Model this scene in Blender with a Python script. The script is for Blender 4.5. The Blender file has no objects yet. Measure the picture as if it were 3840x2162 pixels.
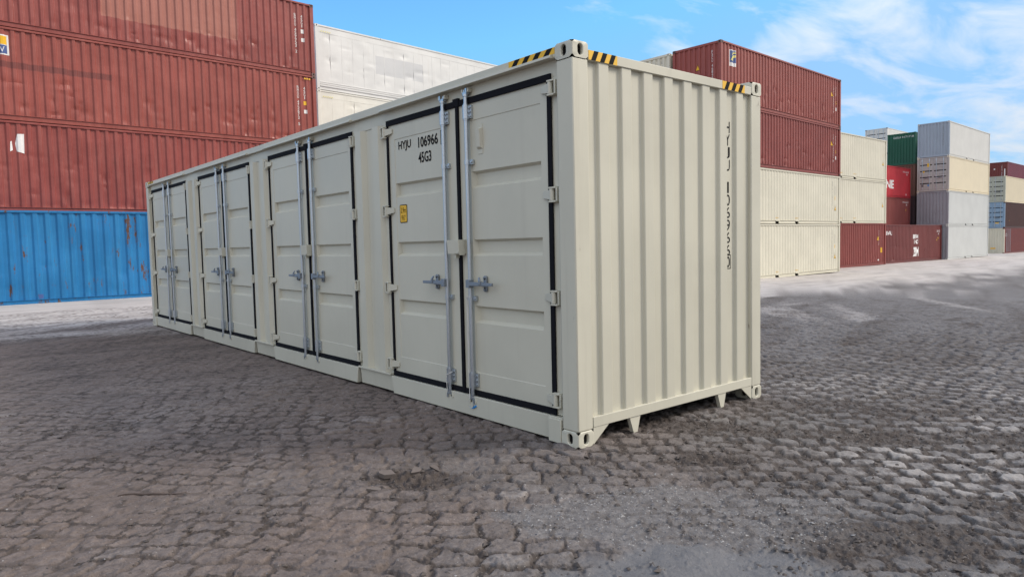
import bpy, bmesh, math, random
import numpy as np
from mathutils import Matrix, Vector

S = bpy.context.scene
col = S.collection
rad = math.radians

# ------------------------------------------------------------------ camera
CAM = Vector((-3.5367, -3.5213, 1.4809))
RIGHT = Vector((0.76602964, -0.64241078, -0.02251619))
DOWN = Vector((-0.05727483, -0.03332372, -0.99780215))
FWD = Vector((0.64024854, 0.76563563, -0.06232092))
cd = bpy.data.cameras.new('camera')
cam = bpy.data.objects.new('camera', cd)
col.objects.link(cam)
m = Matrix.Identity(4)
for i in range(3):
    m[i][0], m[i][1], m[i][2], m[i][3] = RIGHT[i], -DOWN[i], -FWD[i], CAM[i]
cam.matrix_world = m
cd.sensor_width = 36
cd.sensor_fit = 'HORIZONTAL'
cd.lens = 2634.56 / 3840 * 36
cd.clip_end = 6000
S.camera = cam

# ------------------------------------------------------------------ sky, sun, exposure
SUN_DIR = Vector((0.79, -0.61, 0.0)).normalized()      # towards the sun, in plan
SUN_EL = rad(35)
world = bpy.data.worlds.new('World')
S.world = world
world.use_nodes = True
wn, wl = world.node_tree.nodes, world.node_tree.links
wn.clear()
wo = wn.new('ShaderNodeOutputWorld')
bg = wn.new('ShaderNodeBackground')
bg.inputs['Strength'].default_value = 0.15
sky = wn.new('ShaderNodeTexSky')
sky.sky_type = 'NISHITA'
sky.sun_disc = False
sky.sun_elevation = SUN_EL
sky.sun_rotation = math.atan2(SUN_DIR.x, SUN_DIR.y)
sky.air_density = 1.0
sky.dust_density = 0.6
sky.ozone_density = 3.0
tc = wn.new('ShaderNodeTexCoord')
sep = wn.new('ShaderNodeSeparateXYZ')
wl.new(tc.outputs['Generated'], sep.inputs[0])


def wmath(op, a, b=None, c=None, clamp=False):
    n = wn.new('ShaderNodeMath')
    n.operation = op
    n.use_clamp = clamp
    for i, v in enumerate((a, b, c)):
        if v is None:
            continue
        if isinstance(v, (int, float)):
            n.inputs[i].default_value = v
        else:
            wl.new(v, n.inputs[i])
    return n.outputs[0]


# clouds lie on a flat high layer: direction / height
zc = wmath('ADD', wmath('MAXIMUM', sep.outputs['Z'], 0.0), 0.11)
cx_ = wmath('DIVIDE', sep.outputs['X'], zc)
cy_ = wmath('DIVIDE', sep.outputs['Y'], zc)
cmb = wn.new('ShaderNodeCombineXYZ')
wl.new(cx_, cmb.inputs[0])
wl.new(cy_, cmb.inputs[1])


def wnoise(scale, detail, rough, loc, rot=0.0, sx=1.0, sy=1.0, dist=0.0):
    mp = wn.new('ShaderNodeMapping')
    mp.inputs['Location'].default_value = loc
    mp.inputs['Rotation'].default_value = (0, 0, rot)
    mp.inputs['Scale'].default_value = (sx, sy, 1)
    wl.new(cmb.outputs[0], mp.inputs[0])
    n = wn.new('ShaderNodeTexNoise')
    n.inputs['Scale'].default_value = scale
    n.inputs['Detail'].default_value = detail
    n.inputs['Roughness'].default_value = rough
    n.inputs['Distortion'].default_value = dist
    wl.new(mp.outputs[0], n.inputs['Vector'])
    return n.outputs['Fac']


big_n = wnoise(0.75, 3, 0.5, (1.3, 4.1, 0), 0.62, 0.8, 1.7)
fine_n = wnoise(2.7, 9, 0.56, (3.7, 1.6, 0), 0.62, 0.75, 1.5, 0.4)
cover = wmath('ADD', wmath('MULTIPLY', big_n, 0.70), wmath('MULTIPLY', fine_n, 1.05))
# broken cloud all round, opening to clear blue in the direction of the reefers
dn = wn.new('ShaderNodeVectorMath')
dn.operation = 'DOT_PRODUCT'
wl.new(tc.outputs['Generated'], dn.inputs[0])
dn.inputs[1].default_value = Vector((0.25, 0.93, 0.28)).normalized()


def wstep(v, a, b):
    n = wn.new('ShaderNodeMapRange')
    n.interpolation_type = 'SMOOTHSTEP'
    n.inputs['From Min'].default_value = a
    n.inputs['From Max'].default_value = b
    wl.new(v, n.inputs['Value'])
    return n.outputs['Result']


cover = wmath('ADD', cover, 0.40)
cover = wmath('SUBTRACT', cover, wmath('MULTIPLY', wstep(dn.outputs['Value'], -0.1, 0.5), 0.39))
cover = wmath('SUBTRACT', cover, wmath('MULTIPLY', wstep(dn.outputs['Value'], 0.60, 0.96), 0.30))
rmp = wn.new('ShaderNodeValToRGB')
rmp.color_ramp.elements[0].position = 0.55
rmp.color_ramp.elements[0].color = (0, 0, 0, 1)
rmp.color_ramp.elements[1].position = 0.96
rmp.color_ramp.elements[1].color = (0.94, 0.94, 0.94, 1)
for ps_, va_ in ((0.66, 0.38), (0.76, 0.66)):
    e_ = rmp.color_ramp.elements.new(ps_)
    e_.color = (va_, va_, va_, 1)
rmp.color_ramp.interpolation = 'LINEAR'
wl.new(wmath('MULTIPLY', cover, 0.70), rmp.inputs[0])
tint = wn.new('ShaderNodeMix')
tint.data_type = 'RGBA'
tint.blend_type = 'MULTIPLY'
tint.inputs['Factor'].default_value = 1.0
tint.inputs['B'].default_value = (0.62, 1.03, 1.22, 1)
wl.new(sky.outputs[0], tint.inputs['A'])
mixc = wn.new('ShaderNodeMix')
mixc.data_type = 'RGBA'
wl.new(rmp.outputs[0], mixc.inputs['Factor'])
# paler, milky air towards the horizon
air = wn.new('ShaderNodeMix')
air.data_type = 'RGBA'
wl.new(wstep(sep.outputs['Z'], 0.27, -0.05), air.inputs['Factor'])
cap = wn.new('ShaderNodeVectorMath')
cap.operation = 'MINIMUM'
wl.new(tint.outputs['Result'], cap.inputs[0])
cap.inputs[1].default_value = (1.45, 2.75, 4.6)
wl.new(cap.outputs[0], air.inputs['A'])
air.inputs['B'].default_value = (1.75, 3.05, 4.15, 1)
wl.new(air.outputs['Result'], mixc.inputs['A'])
# a cloud layer is more than twice as bright overhead as at the horizon
cb = wn.new('ShaderNodeVectorMath')
cb.operation = 'SCALE'
cb.inputs[0].default_value = (2.62, 2.62, 2.66)
wl.new(wmath('ADD', 1.28, wmath('MULTIPLY', wmath('MAXIMUM', sep.outputs['Z'], 0.0), 1.85)), cb.inputs['Scale'])
wl.new(cb.outputs[0], mixc.inputs['B'])
wl.new(mixc.outputs['Result'], bg.inputs['Color'])
wl.new(bg.outputs[0], wo.inputs['Surface'])

sd = bpy.data.lights.new('sun', 'SUN')
sd.energy = 1.8
sd.angle = rad(19)
sd.color = (1.0, 0.90, 0.77)
sun = bpy.data.objects.new('sun', sd)
col.objects.link(sun)
sv = Vector((SUN_DIR.x * math.cos(SUN_EL), SUN_DIR.y * math.cos(SUN_EL), math.sin(SUN_EL)))
sun.rotation_euler = (-sv).to_track_quat('-Z', 'Y').to_euler()

vs = S.view_settings
vs.view_transform = 'Standard'
vs.look = 'None'
vs.gamma = 1
vs.use_curve_mapping = False
vs.exposure = 0.6
S.render.engine = 'CYCLES'
S.cycles.max_bounces = 6
S.cycles.use_denoising = True


# ------------------------------------------------------------------ material helpers
class NT:
    def __init__(s, name):
        s.m = bpy.data.materials.new(name)
        s.m.use_nodes = True
        s.t = s.m.node_tree
        s.n, s.l = s.t.nodes, s.t.links
        s.b = s.n['Principled BSDF']
        s.co = s.n.new('ShaderNodeTexCoord')

    def put(s, sock, v):
        if hasattr(v, 'is_linked') or hasattr(v, 'links'):
            s.l.new(v, sock)
        else:
            sock.default_value = v

    def math(s, op, a, b=None, clamp=False):
        n = s.n.new('ShaderNodeMath')
        n.operation = op
        n.use_clamp = clamp
        s.put(n.inputs[0], a)
        if b is not None:
            s.put(n.inputs[1], b)
        return n.outputs[0]

    def mix(s, f, a, b, mode='MIX'):
        n = s.n.new('ShaderNodeMix')
        n.data_type = 'RGBA'
        n.blend_type = mode
        s.put(n.inputs['Factor'], f)
        for k, v in (('A', a), ('B', b)):
            if isinstance(v, (tuple, list)):
                v = (*v[:3], 1)
            s.put(n.inputs[k], v)
        return n.outputs['Result']

    def coords(s, scale=(1, 1, 1), loc=(0, 0, 0), rnd=0.0, src='Object', rot=(0, 0, 0)):
        v = s.co.outputs[src]
        if rnd:
            oi = s.n.new('ShaderNodeObjectInfo')
            mu = s.n.new('ShaderNodeVectorMath')
            mu.operation = 'SCALE'
            mu.inputs[0].default_value = (37.0, 11.0, 53.0)
            s.l.new(oi.outputs['Random'], mu.inputs['Scale'])
            ad = s.n.new('ShaderNodeVectorMath')
            ad.operation = 'ADD'
            s.l.new(v, ad.inputs[0])
            s.l.new(mu.outputs[0], ad.inputs[1])
            v = ad.outputs[0]
        mp = s.n.new('ShaderNodeMapping')
        mp.inputs['Scale'].default_value = scale
        mp.inputs['Location'].default_value = loc
        mp.inputs['Rotation'].default_value = rot
        s.l.new(v, mp.inputs[0])
        return mp.outputs[0]

    def noise(s, vec, scale, detail=4, rough=0.5, dist=0.0):
        n = s.n.new('ShaderNodeTexNoise')
        n.inputs['Scale'].default_value = scale
        n.inputs['Detail'].default_value = detail
        n.inputs['Roughness'].default_value = rough
        n.inputs['Distortion'].default_value = dist
        s.l.new(vec, n.inputs['Vector'])
        return n.outputs['Fac']

    def ramp(s, f, p0, p1):
        n = s.n.new('ShaderNodeMapRange')
        n.interpolation_type = 'SMOOTHSTEP'
        n.inputs['From Min'].default_value = p0
        n.inputs['From Max'].default_value = p1
        s.l.new(f, n.inputs['Value'])
        return n.outputs['Result']

    def bump(s, h, strength, dist, prev=None):
        n = s.n.new('ShaderNodeBump')
        n.inputs['Strength'].default_value = strength
        n.inputs['Distance'].default_value = dist
        s.l.new(h, n.inputs['Height'])
        if prev is not None:
            s.l.new(prev, n.inputs['Normal'])
        return n.outputs['Normal']

    def done(s, color, rough=0.5, metal=0.0, normal=None, spec=0.5):
        if isinstance(color, (tuple, list)):
            color = (*color[:3], 1)
        s.put(s.b.inputs['Base Color'], color)
        s.put(s.b.inputs['Roughness'], rough)
        s.put(s.b.inputs['Metallic'], metal)
        s.put(s.b.inputs['Specular IOR Level'], spec)
        if normal is not None:
            s.l.new(normal, s.b.inputs['Normal'])
        return s.m


def paint(name, c, rough=0.42, fade=0.10, streak=0.12, rust=0.0, scuff=0.0, dents=0.4, dirt=(0.10, 0.075, 0.055), patches=(), old=None):
    """weathered coach paint on steel; Object coordinates are metres on the wall"""
    t = NT(name)
    v = t.coords(rnd=1)
    n1 = t.noise(v, 0.8, 5, 0.6)
    lo = tuple(x * (1 - fade) for x in c)
    hi = tuple(min(1, x * (1 + fade) + fade * 0.03) for x in c)
    colr = t.mix(t.ramp(n1, 0.3, 0.7), lo, hi)
    if old:                                            # chalky vertical fading
        vf = t.coords((5, 5, 0.5), rnd=1)
        colr = t.mix(t.math('MULTIPLY', t.ramp(t.noise(vf, 1.2, 5, 0.6), 0.42, 0.75), 0.42), colr, old)
    for (x0, x1, z0, z1, pc, amt) in patches:          # painted-over lettering
        vo = t.co.outputs['Object']
        sp = t.n.new('ShaderNodeSeparateXYZ')
        t.l.new(vo, sp.inputs[0])
        wob = t.math('MULTIPLY', t.math('SUBTRACT', t.noise(t.coords(), 2.5, 3), 0.5), 0.10)
        xx = t.math('ADD', sp.outputs['X'], wob)
        zz = t.math('ADD', sp.outputs['Z'], wob)
        k = None
        for s_, a, sg in ((xx, x0, 1), (xx, x1, -1), (zz, z0, 1), (zz, z1, -1)):
            r_ = t.math('MULTIPLY', t.math('SUBTRACT', s_, a), 40.0 * sg, True)
            k = r_ if k is None else t.math('MULTIPLY', k, r_)
        colr = t.mix(t.math('MULTIPLY', k, amt), colr, pc)
    if streak:
        vs_ = t.coords((9, 9, 0.45), rnd=1)
        f = t.ramp(t.noise(vs_, 1.0, 6, 0.65), 0.52, 0.78)
        colr = t.mix(t.math('MULTIPLY', f, streak), colr, dirt)
    rg = t.math('ADD', t.math('MULTIPLY', n1, 0.22), rough - 0.10)
    if scuff:
        vc = t.coords((3, 3, 1.4), rnd=1)
        f = t.ramp(t.noise(vc, 2.6, 9, 0.72, 0.4), 0.66, 0.74)
        colr = t.mix(t.math('MULTIPLY', f, scuff), colr, tuple(x * 0.35 for x in c))
    if rust:
        vr = t.coords((1.6, 1.6, 0.42), rnd=1)
        a = t.noise(vr, 3.4, 10, 0.68)
        f = t.ramp(a, 0.70 - 0.12 * rust, 0.75 - 0.10 * rust)
        rc = t.mix(t.noise(v, 25, 4), (0.050, 0.026, 0.018), (0.15, 0.075, 0.045))
        colr = t.mix(f, colr, rc)
        rg = t.math('ADD', rg, t.math('MULTIPLY', f, 0.35), True)
    nb = t.bump(t.noise(v, 2.2, 3, 0.5), dents, 0.02)
    nb = t.bump(t.noise(v, 90, 3, 0.6), 0.05, 0.004, nb)
    return t.done(colr, rg, 0.0, nb, 0.35)


def plain(name, c, rough=0.5, metal=0.0, var=0.12, scale=30, bump=0.05):
    t = NT(name)
    v = t.coords(rnd=1)
    n = t.noise(v, scale, 5, 0.6)
    cc = t.mix(n, tuple(x * (1 - var) for x in c), tuple(min(1, x * (1 + var)) for x in c))
    return t.done(cc, t.math('ADD', t.math('MULTIPLY', n, 0.2), rough - 0.1), metal, t.bump(n, bump, 0.004))


# ------------------------------------------------------------------ mesh helpers
class MB:
    def __init__(s):
        s.v, s.f = [], []

    def add(s, vs_, fs):
        o = len(s.v)
        s.v += [tuple(p) for p in vs_]
        s.f += [tuple(i + o for i in f) for f in fs]
        return s

    def box(s, x0, x1, y0, y1, z0, z1):
        return s.add([(x0, y0, z0), (x1, y0, z0), (x1, y1, z0), (x0, y1, z0), (x0, y0, z1), (x1, y0, z1), (x1, y1, z1), (x0, y1, z1)],
                     [(0, 3, 2, 1), (4, 5, 6, 7), (0, 1, 5, 4), (1, 2, 6, 5), (2, 3, 7, 6), (3, 0, 4, 7)])

    def hexa(s, p):                                     # 8 points: bottom ring, top ring
        return s.add(p, [(0, 3, 2, 1), (4, 5, 6, 7), (0, 1, 5, 4), (1, 2, 6, 5), (2, 3, 7, 6), (3, 0, 4, 7)])

    def cyl(s, p, q, r, n=12, r2=None):
        p, q = Vector(p), Vector(q)
        d = (q - p).normalized()
        a = d.orthogonal().normalized()
        b = d.cross(a)
        r2 = r if r2 is None else r2
        o = len(s.v)
        for c, rr in ((p, r), (q, r2)):
            for i in range(n):
                t = 2 * math.pi * i / n
                s.v.append(tuple(c + a * math.cos(t) * rr + b * math.sin(t) * rr))
        s.f += [(o + i, o + (i + 1) % n, o + n + (i + 1) % n, o + n + i) for i in range(n)]
        s.f += [tuple(o + n - 1 - i for i in range(n)), tuple(o + n + i for i in range(n))]
        return s

    def prism(s, poly, axis, a, b):                     # poly in the two other axes, extruded along axis
        def P(u, w, k):
            return {0: (k, u, w), 1: (u, k, w), 2: (u, w, k)}[axis]
        n = len(poly)
        o = len(s.v)
        for k in (a, b):
            s.v += [P(u, w, k) for u, w in poly]
        s.f += [(o + i, o + (i + 1) % n, o + n + (i + 1) % n, o + n + i) for i in range(n)]
        s.f += [tuple(o + n - 1 - i for i in range(n)), tuple(o + n + i for i in range(n))]
        return s

    def tube(s, pts, r, n=6):
        for a, b in zip(pts[:-1], pts[1:]):
            s.cyl(a, b, r, n)
        return s

    def mesh(s, name, fix=True, sharp=35):
        me = bpy.data.meshes.new(name)
        me.from_pydata(s.v, [], s.f)
        if fix:
            bm = bmesh.new()
            bm.from_mesh(me)
            bmesh.ops.recalc_face_normals(bm, faces=bm.faces)
            bm.to_mesh(me)
            bm.free()
        if sharp:
            me.shade_smooth()
            me.set_sharp_from_angle(angle=rad(sharp))
        me.update()
        return me


def link(name, me, mat=None, parent=None, loc=None, rot=None, bevel=0.0):
    o = bpy.data.objects.new(name, me)
    col.objects.link(o)
    if parent is not None:
        o.parent = parent
    if loc is not None:
        o.location = loc
    if rot is not None:
        o.rotation_euler = rot
    if mat is not None:
        if not me.materials:
            me.materials.append(None)
        o.material_slots[0].link = 'OBJECT'
        o.material_slots[0].material = mat
    if bevel:
        b = o.modifiers.new('bevel', 'BEVEL')
        b.width = bevel
        b.segments = 2
        b.limit_method = 'ANGLE'
        b.angle_limit = rad(40)
        b.harden_normals = False
    return o


def thing(name, label, cat, loc=(0, 0, 0), rz=0.0, group=None):
    o = bpy.data.objects.new(name, None)
    o.empty_display_size = 0.3
    col.objects.link(o)
    o.location = loc
    o.rotation_euler = (0, 0, rz)
    o['label'] = label
    o['category'] = cat
    if group:
        o['group'] = group
    return o


def tag(o, label, cat, group=None):
    o['label'] = label
    o['category'] = cat
    if group:
        o['group'] = group
    return o


_font = {}


def text_mesh(txt, h, w=None, weight=0.0, key=None):
    """flat lettering in the XZ plane, lower left corner at 0, height h, total width w"""
    k = (txt, h, w, weight)
    if k in _font:
        return _font[k].copy()
    cu = bpy.data.curves.new('lettering', 'FONT')
    cu.body = txt
    cu.size = 1.0
    cu.offset = weight
    cu.resolution_u = 3
    o = bpy.data.objects.new('lettering', cu)
    col.objects.link(o)
    bpy.context.view_layer.update()
    dg = bpy.context.evaluated_depsgraph_get()
    me = bpy.data.meshes.new_from_object(o.evaluated_get(dg))
    bpy.data.objects.remove(o)
    bpy.data.curves.remove(cu)
    me.materials.clear()
    if len(me.vertices):
        c = np.empty(len(me.vertices) * 3)
        me.vertices.foreach_get('co', c)
        c = c.reshape(-1, 3)
        c[:, 0] -= c[:, 0].min()
        c[:, 1] -= min(0.0, c[:, 1].min())
        hh = max(c[:, 1].max(), 0.5)
        ww = c[:, 0].max()
        out = np.zeros_like(c)
        out[:, 0] = c[:, 0] / ww * w if w else c[:, 0] * h / hh
        out[:, 2] = c[:, 1] / hh * h
        me.vertices.foreach_set('co', out.ravel())
    me.update()
    _font[k] = me
    return me.copy()


def stack_text(txt, h, w, pitch, gap=0.6):
    """upright letters set one below another; top at z=0; returns one mesh"""
    vs_, fs = [], []
    z = 0.0
    for ch in txt:
        if ch == ' ':
            z -= pitch * gap
            continue
        thin = ch in '1I'
        me = text_mesh(ch, h, w * 0.38 if thin else w)
        o = len(vs_)
        vs_ += [(v.co.x + (w * 0.36 if thin else 0), v.co.y, v.co.z + z - h) for v in me.vertices]
        fs += [tuple(i + o for i in p.vertices) for p in me.polygons]
        bpy.data.meshes.remove(me)
        z -= pitch
    me = bpy.data.meshes.new('lettering')
    me.from_pydata(vs_, [], fs)
    me.update()
    return me


def drape(me, ox, prof, breaks, lift):
    """lay flat lettering (starting at ox along a wall) onto a corrugated profile"""
    bm = bmesh.new()
    bm.from_mesh(me)
    xs = [v.co.x for v in bm.verts]
    if xs:
        a, b = min(xs) + ox, max(xs) + ox
        for bx in breaks:
            if a < bx < b:
                bmesh.ops.bisect_plane(bm, geom=bm.verts[:] + bm.edges[:] + bm.faces[:], plane_co=(bx - ox, 0, 0), plane_no=(1, 0, 0))
        for v in bm.verts:
            v.co.y = prof(v.co.x + ox) - lift
    bm.to_mesh(me)
    bm.free()
    me.update()
    return me


# ------------------------------------------------------------------ vector noise (numpy)
def _hash(ix, iy, seed):
    h = (ix.astype(np.int64) * 374761393 + iy.astype(np.int64) * 668265263 + seed * 1442695041) & 0xffffffff
    h = ((h ^ (h >> 13)) * 1274126177) & 0xffffffff
    return ((h ^ (h >> 16)) & 0xffffff) / float(0x1000000)


def perlin(x, y, seed=0):
    ix, iy = np.floor(x), np.floor(y)
    fx, fy = x - ix, y - iy
    u = fx * fx * fx * (fx * (fx * 6 - 15) + 10)
    v = fy * fy * fy * (fy * (fy * 6 - 15) + 10)

    def g(dx, dy):
        a = _hash(ix + dx, iy + dy, seed) * 2 * np.pi
        return np.cos(a) * (fx - dx) + np.sin(a) * (fy - dy)
    return ((g(0, 0) * (1 - u) + g(1, 0) * u) * (1 - v) + (g(0, 1) * (1 - u) + g(1, 1) * u) * v) * 1.5


def fbm(x, y, oct=4, seed=0, gain=0.5):
    s, a = 0, 1.0
    for k in range(oct):
        s = s + a * perlin(x * 2 ** k + 13.7 * k, y * 2 ** k - 7.1 * k, seed + k)
        a *= gain
    return s


def sstep(a, b, x):
    t = np.clip((x - a) / (b - a), 0, 1)
    return t * t * (3 - 2 * t)


# ------------------------------------------------------------------ ground
def ground_z(x):
    return np.interp(x, [-3000, 3, 15, 29, 43, 56, 69, 95, 300, 3000], [0, 0, -0.2, -0.41, -0.52, -0.585, -0.64, -0.8, -1.3, -4])


def ground_mat():
    t = NT('mud_and_sand')
    at = t.n.new('ShaderNodeVertexColor')
    at.layer_name = 'soil'
    sp = t.n.new('ShaderNodeSeparateColor')
    t.l.new(at.outputs['Color'], sp.inputs[0])
    paleness, grey, crumb = sp.outputs[0], sp.outputs[1], sp.outputs[2]
    v = t.coords()
    n_a = t.noise(v, 2.3, 6, 0.6)
    n_b = t.noise(v, 22, 7, 0.65)
    n_c = t.noise(v, 120, 5, 0.7)
    brown = t.mix(n_a, (0.195, 0.153, 0.134), (0.270, 0.219, 0.194))
    greyc = t.mix(n_a, (0.165, 0.154, 0.152), (0.240, 0.229, 0.229))
    c = t.mix(grey, brown, greyc)
    c = t.mix(t.ramp(n_b, 0.25, 0.8), t.mix(1.0, c, (0.60, 0.58, 0.57), 'MULTIPLY'), c)
    c = t.mix(t.ramp(n_c, 0.30, 0.62), t.mix(1.0, c, (0.74, 0.73, 0.72), 'MULTIPLY'), c)
    pale = t.mix(n_b, (0.40, 0.365, 0.345), (0.56, 0.525, 0.50))
    c = t.mix(t.math('MULTIPLY', paleness, t.ramp(t.math('ADD', n_b, t.math('MULTIPLY', paleness, 0.6)), 0.35, 0.85), True), c, pale)
    # wheel-smeared streaks across the pale ground
    n_t = t.noise(t.coords((0.35, 1.7, 1.0), rot=(0, 0, -0.12)), 1.0, 8, 0.68)
    n_u = t.noise(t.coords((0.8, 4.5, 1.0), rot=(0, 0, -0.12)), 1.0, 6, 0.65)
    f_t = t.math('MULTIPLY', t.math('ADD', t.math('MULTIPLY', t.ramp(n_t, 0.45, 0.68), 0.45), t.math('MULTIPLY', t.ramp(n_u, 0.50, 0.72), 0.35)), paleness)
    c = t.mix(f_t, c, t.mix(n_b, (0.165, 0.148, 0.140), (0.260, 0.240, 0.230)))
    dark = t.mix(n_c, (0.034, 0.027, 0.024), (0.098, 0.078, 0.068))
    c = t.mix(t.math('MULTIPLY', crumb, t.ramp(n_b, 0.2, 0.55)), c, dark)
    c = t.mix(t.math('MULTIPLY', at.outputs['Alpha'], 0.8), c, t.mix(n_b, (0.125, 0.123, 0.128), (0.172, 0.169, 0.174)))
    # white grit
    vo = t.n.new('ShaderNodeTexVoronoi')
    vo.inputs['Scale'].default_value = 70
    t.l.new(v, vo.inputs['Vector'])
    gr = t.math('MULTIPLY', t.math('LESS_THAN', vo.outputs['Distance'], 0.17), t.math('GREATER_THAN', t.noise(v, 31, 2), 0.60))
    c = t.mix(t.math('MULTIPLY', gr, 0.6), c, (0.42, 0.41, 0.40))
    nb = t.bump(n_b, 0.8, 0.02)
    nb = t.bump(n_c, 0.7, 0.006, nb)
    rg = t.math('SUBTRACT', t.math('SUBTRACT', 0.93, t.math('MULTIPLY', t.ramp(n_a, 0.5, 0.8), t.math('MULTIPLY', grey, 0.16))), t.math('MULTIPLY', at.outputs['Alpha'], 0.30))
    return t.done(c, rg, 0, nb, 0.35)


GROUND = ground_mat()
CX, CY = CAM.x, CAM.y


def soil_far(x, y):
    """pale ground along the stacks, darker mud between"""
    edge = np.interp(x, [-60, -6, -2.5, 2, 13, 25, 45, 90], [13.5, 13.2, 12.6, 11.0, 6.6, 6.7, 7.2, 6.0])
    w = 1.1 * fbm(x * 0.22, y * 0.5, 4, 5)
    s = y + w * 1.6 - edge
    paleness = sstep(-1.6, 2.4, s)
    # pale patches and tyre streaks in the yard to the right
    st = fbm((x * 0.79 + y * 0.61) * 0.13, (-x * 0.61 + y * 0.79) * 0.9, 4, 21)
    paleness = np.maximum(paleness, sstep(0.05, 0.75, st) * sstep(4.0, 10.0, x) * 0.42)
    streaks = sstep(0.08, 0.5, fbm((x * 0.9 + y * 0.3) * 0.1, (-x * 0.3 + y * 0.9) * 1.3, 3, 33)) * sstep(2.0, 12, np.hypot(x - CX, y - CY))
    paleness = paleness * (1 - 0.40 * streaks * sstep(0.0, 3.0, 3.2 - np.abs(s - 0.5)))
    grey = np.clip(0.42 + 0.55 * fbm(x * 0.35, y * 0.35, 3, 9) + 0.12 * (x - y * 0.25), 0, 1)
    crumb = sstep(0.25, 0.8, fbm(x * 0.6, y * 1.2, 4, 44)) * (1 - paleness) * 0.6 + 0.35 * streaks * (1 - paleness * 0.6)
    return paleness, grey, crumb


# fine sheet: polar patch in front of where one stands
NA, NR = 760, 860
TH = np.radians(np.linspace(4, 96, NA))          # world azimuth of the rays from the camera foot
RR = np.exp(np.linspace(math.log(2.2), math.log(22), NR))
rr, th = np.meshgrid(RR, TH, indexing='ij')
X = CX + rr * np.cos(th)
Y = CY + rr * np.sin(th)

# cobbles laid in rows
ca, sa = 0.68, -0.733
wu = 0.16 * fbm(X * 0.45, Y * 0.45, 3, 1) + 0.034 * fbm(X * 3.6, Y * 3.6, 2, 2)
wv = 0.16 * fbm(X * 0.45, Y * 0.45, 3, 3) + 0.034 * fbm(X * 3.6, Y * 3.6, 2, 4)
# rows swing round on the right
bend = 0.20 * sstep(-0.6, 1.8, X) * (X + 0.6) * 0.35
U = ca * X + sa * Y + wu + bend * 0.4
V = -sa * X + ca * Y + wv + bend
LU, LV = 0.185, 0.166
jr = np.floor(V / LV)
off = 0.33 * jr + _hash(jr, jr * 0 + 5, 3) * 0.14
uc = U / LU + off
ic = np.floor(uc)
fu, fv = uc - ic, V / LV - jr
du = np.minimum(fu, 1 - fu) * LU
dv = np.minimum(fv, 1 - fv) * LV
rough_e = 0.010 * fbm(X * 15, Y * 15, 3, 6) + 0.005 * perlin(X * 55, Y * 55, 7)
# rounded stones
rad_c = 0.030
qx, qy = np.maximum(rad_c - du, 0), np.maximum(rad_c - dv, 0)
dist = np.where((qx > 0) & (qy > 0), rad_c - np.hypot(qx, qy), np.minimum(du, dv)) + rough_e
jw = 0.003 + 0.011 * _hash(ic, jr, 11) + 0.012 * sstep(-0.6, 0.8, X) * sstep(1.6, 0.2, Y)
prof = sstep(jw, jw + 0.011, dist)
ch = _hash(ic, jr, 17)
tilt = (_hash(ic, jr, 23) - 0.5) * (fu - 0.5) * 0.02 + (_hash(ic, jr, 29) - 0.5) * (fv - 0.5) * 0.025
crown = 0.0025 * (1 - (2 * fu - 1) ** 2) * (1 - (2 * fv - 1) ** 2)

# how far the mud leaves the stones showing
E = 0.66 + 0.5 * fbm(X * 0.55, Y * 0.55, 3, 12) + 0.20 * sstep(-0.5, 1.5, X) - 0.18 * sstep(3, 8, Y) - 0.36 * sstep(1.5, 3.8, Y - X)


def blob(cx, cy, a, b, ang):
    c, s = math.cos(ang), math.sin(ang)
    p, q = (X - cx) * c + (Y - cy) * s, -(X - cx) * s + (Y - cy) * c
    return np.sqrt((p / a) ** 2 + (q / b) ** 2) + 0.25 * fbm(X * 3.1, Y * 3.1, 3, 61)


gravel = 1 - sstep(0.75, 1.1, blob(-0.50, -1.25, 0.95, 0.50, -0.72))
sludge = 1 - sstep(0.8, 1.05, blob(-1.02, -1.72, 0.62, 0.34, -0.75))
pit = 1 - sstep(0.55, 1.0, blob(-1.24, 0.26, 0.42, 0.20, -0.72))
pit2 = 1 - sstep(0.5, 1.05, blob(0.42, -0.78, 0.33, 0.17, -0.60))
churn = np.maximum(1 - sstep(0.55, 1.15, blob(0.02, -2.15, 0.55, 0.30, -0.70)), 0.8 * (1 - sstep(0.5, 1.1, blob(1.15, -2.75, 0.9, 0.35, -0.80))))
E = np.clip(E, 0.12, 1.0) * (1 - 0.65 * churn) * (1 - 0.88 * gravel) * (1 - 0.95 * sludge) * (1 - pit) * (1 - pit2)
# a smeared wheel track that runs past the container end
trk = np.abs((X - 1.35) * 0.83 + (Y + 0.62) * 0.56 + 0.12 * fbm(X * 0.9, Y * 0.9, 2, 71))
trk2 = np.abs((X - 2.6) * 0.80 + (Y + 0.75) * 0.60 + 0.10 * (Y + 0.75) ** 2 * 0.3 + 0.15 * fbm(X * 0.7, Y * 0.7, 2, 75))
track = np.maximum((1 - sstep(0.10, 0.30, trk)), 0.75 * (1 - sstep(0.12, 0.36, trk2)) * sstep(1.4, 2.6, X)) * sstep(0.2, 0.9, X) * (0.55 + 0.45 * sstep(-0.2, 0.4, fbm(X * 1.4, Y * 1.4, 2, 73)))
E = E * (1 - 0.75 * track) * (0.45 + 0.55 * sstep(0.05, 0.45, _hash(ic, jr, 131)))

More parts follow.
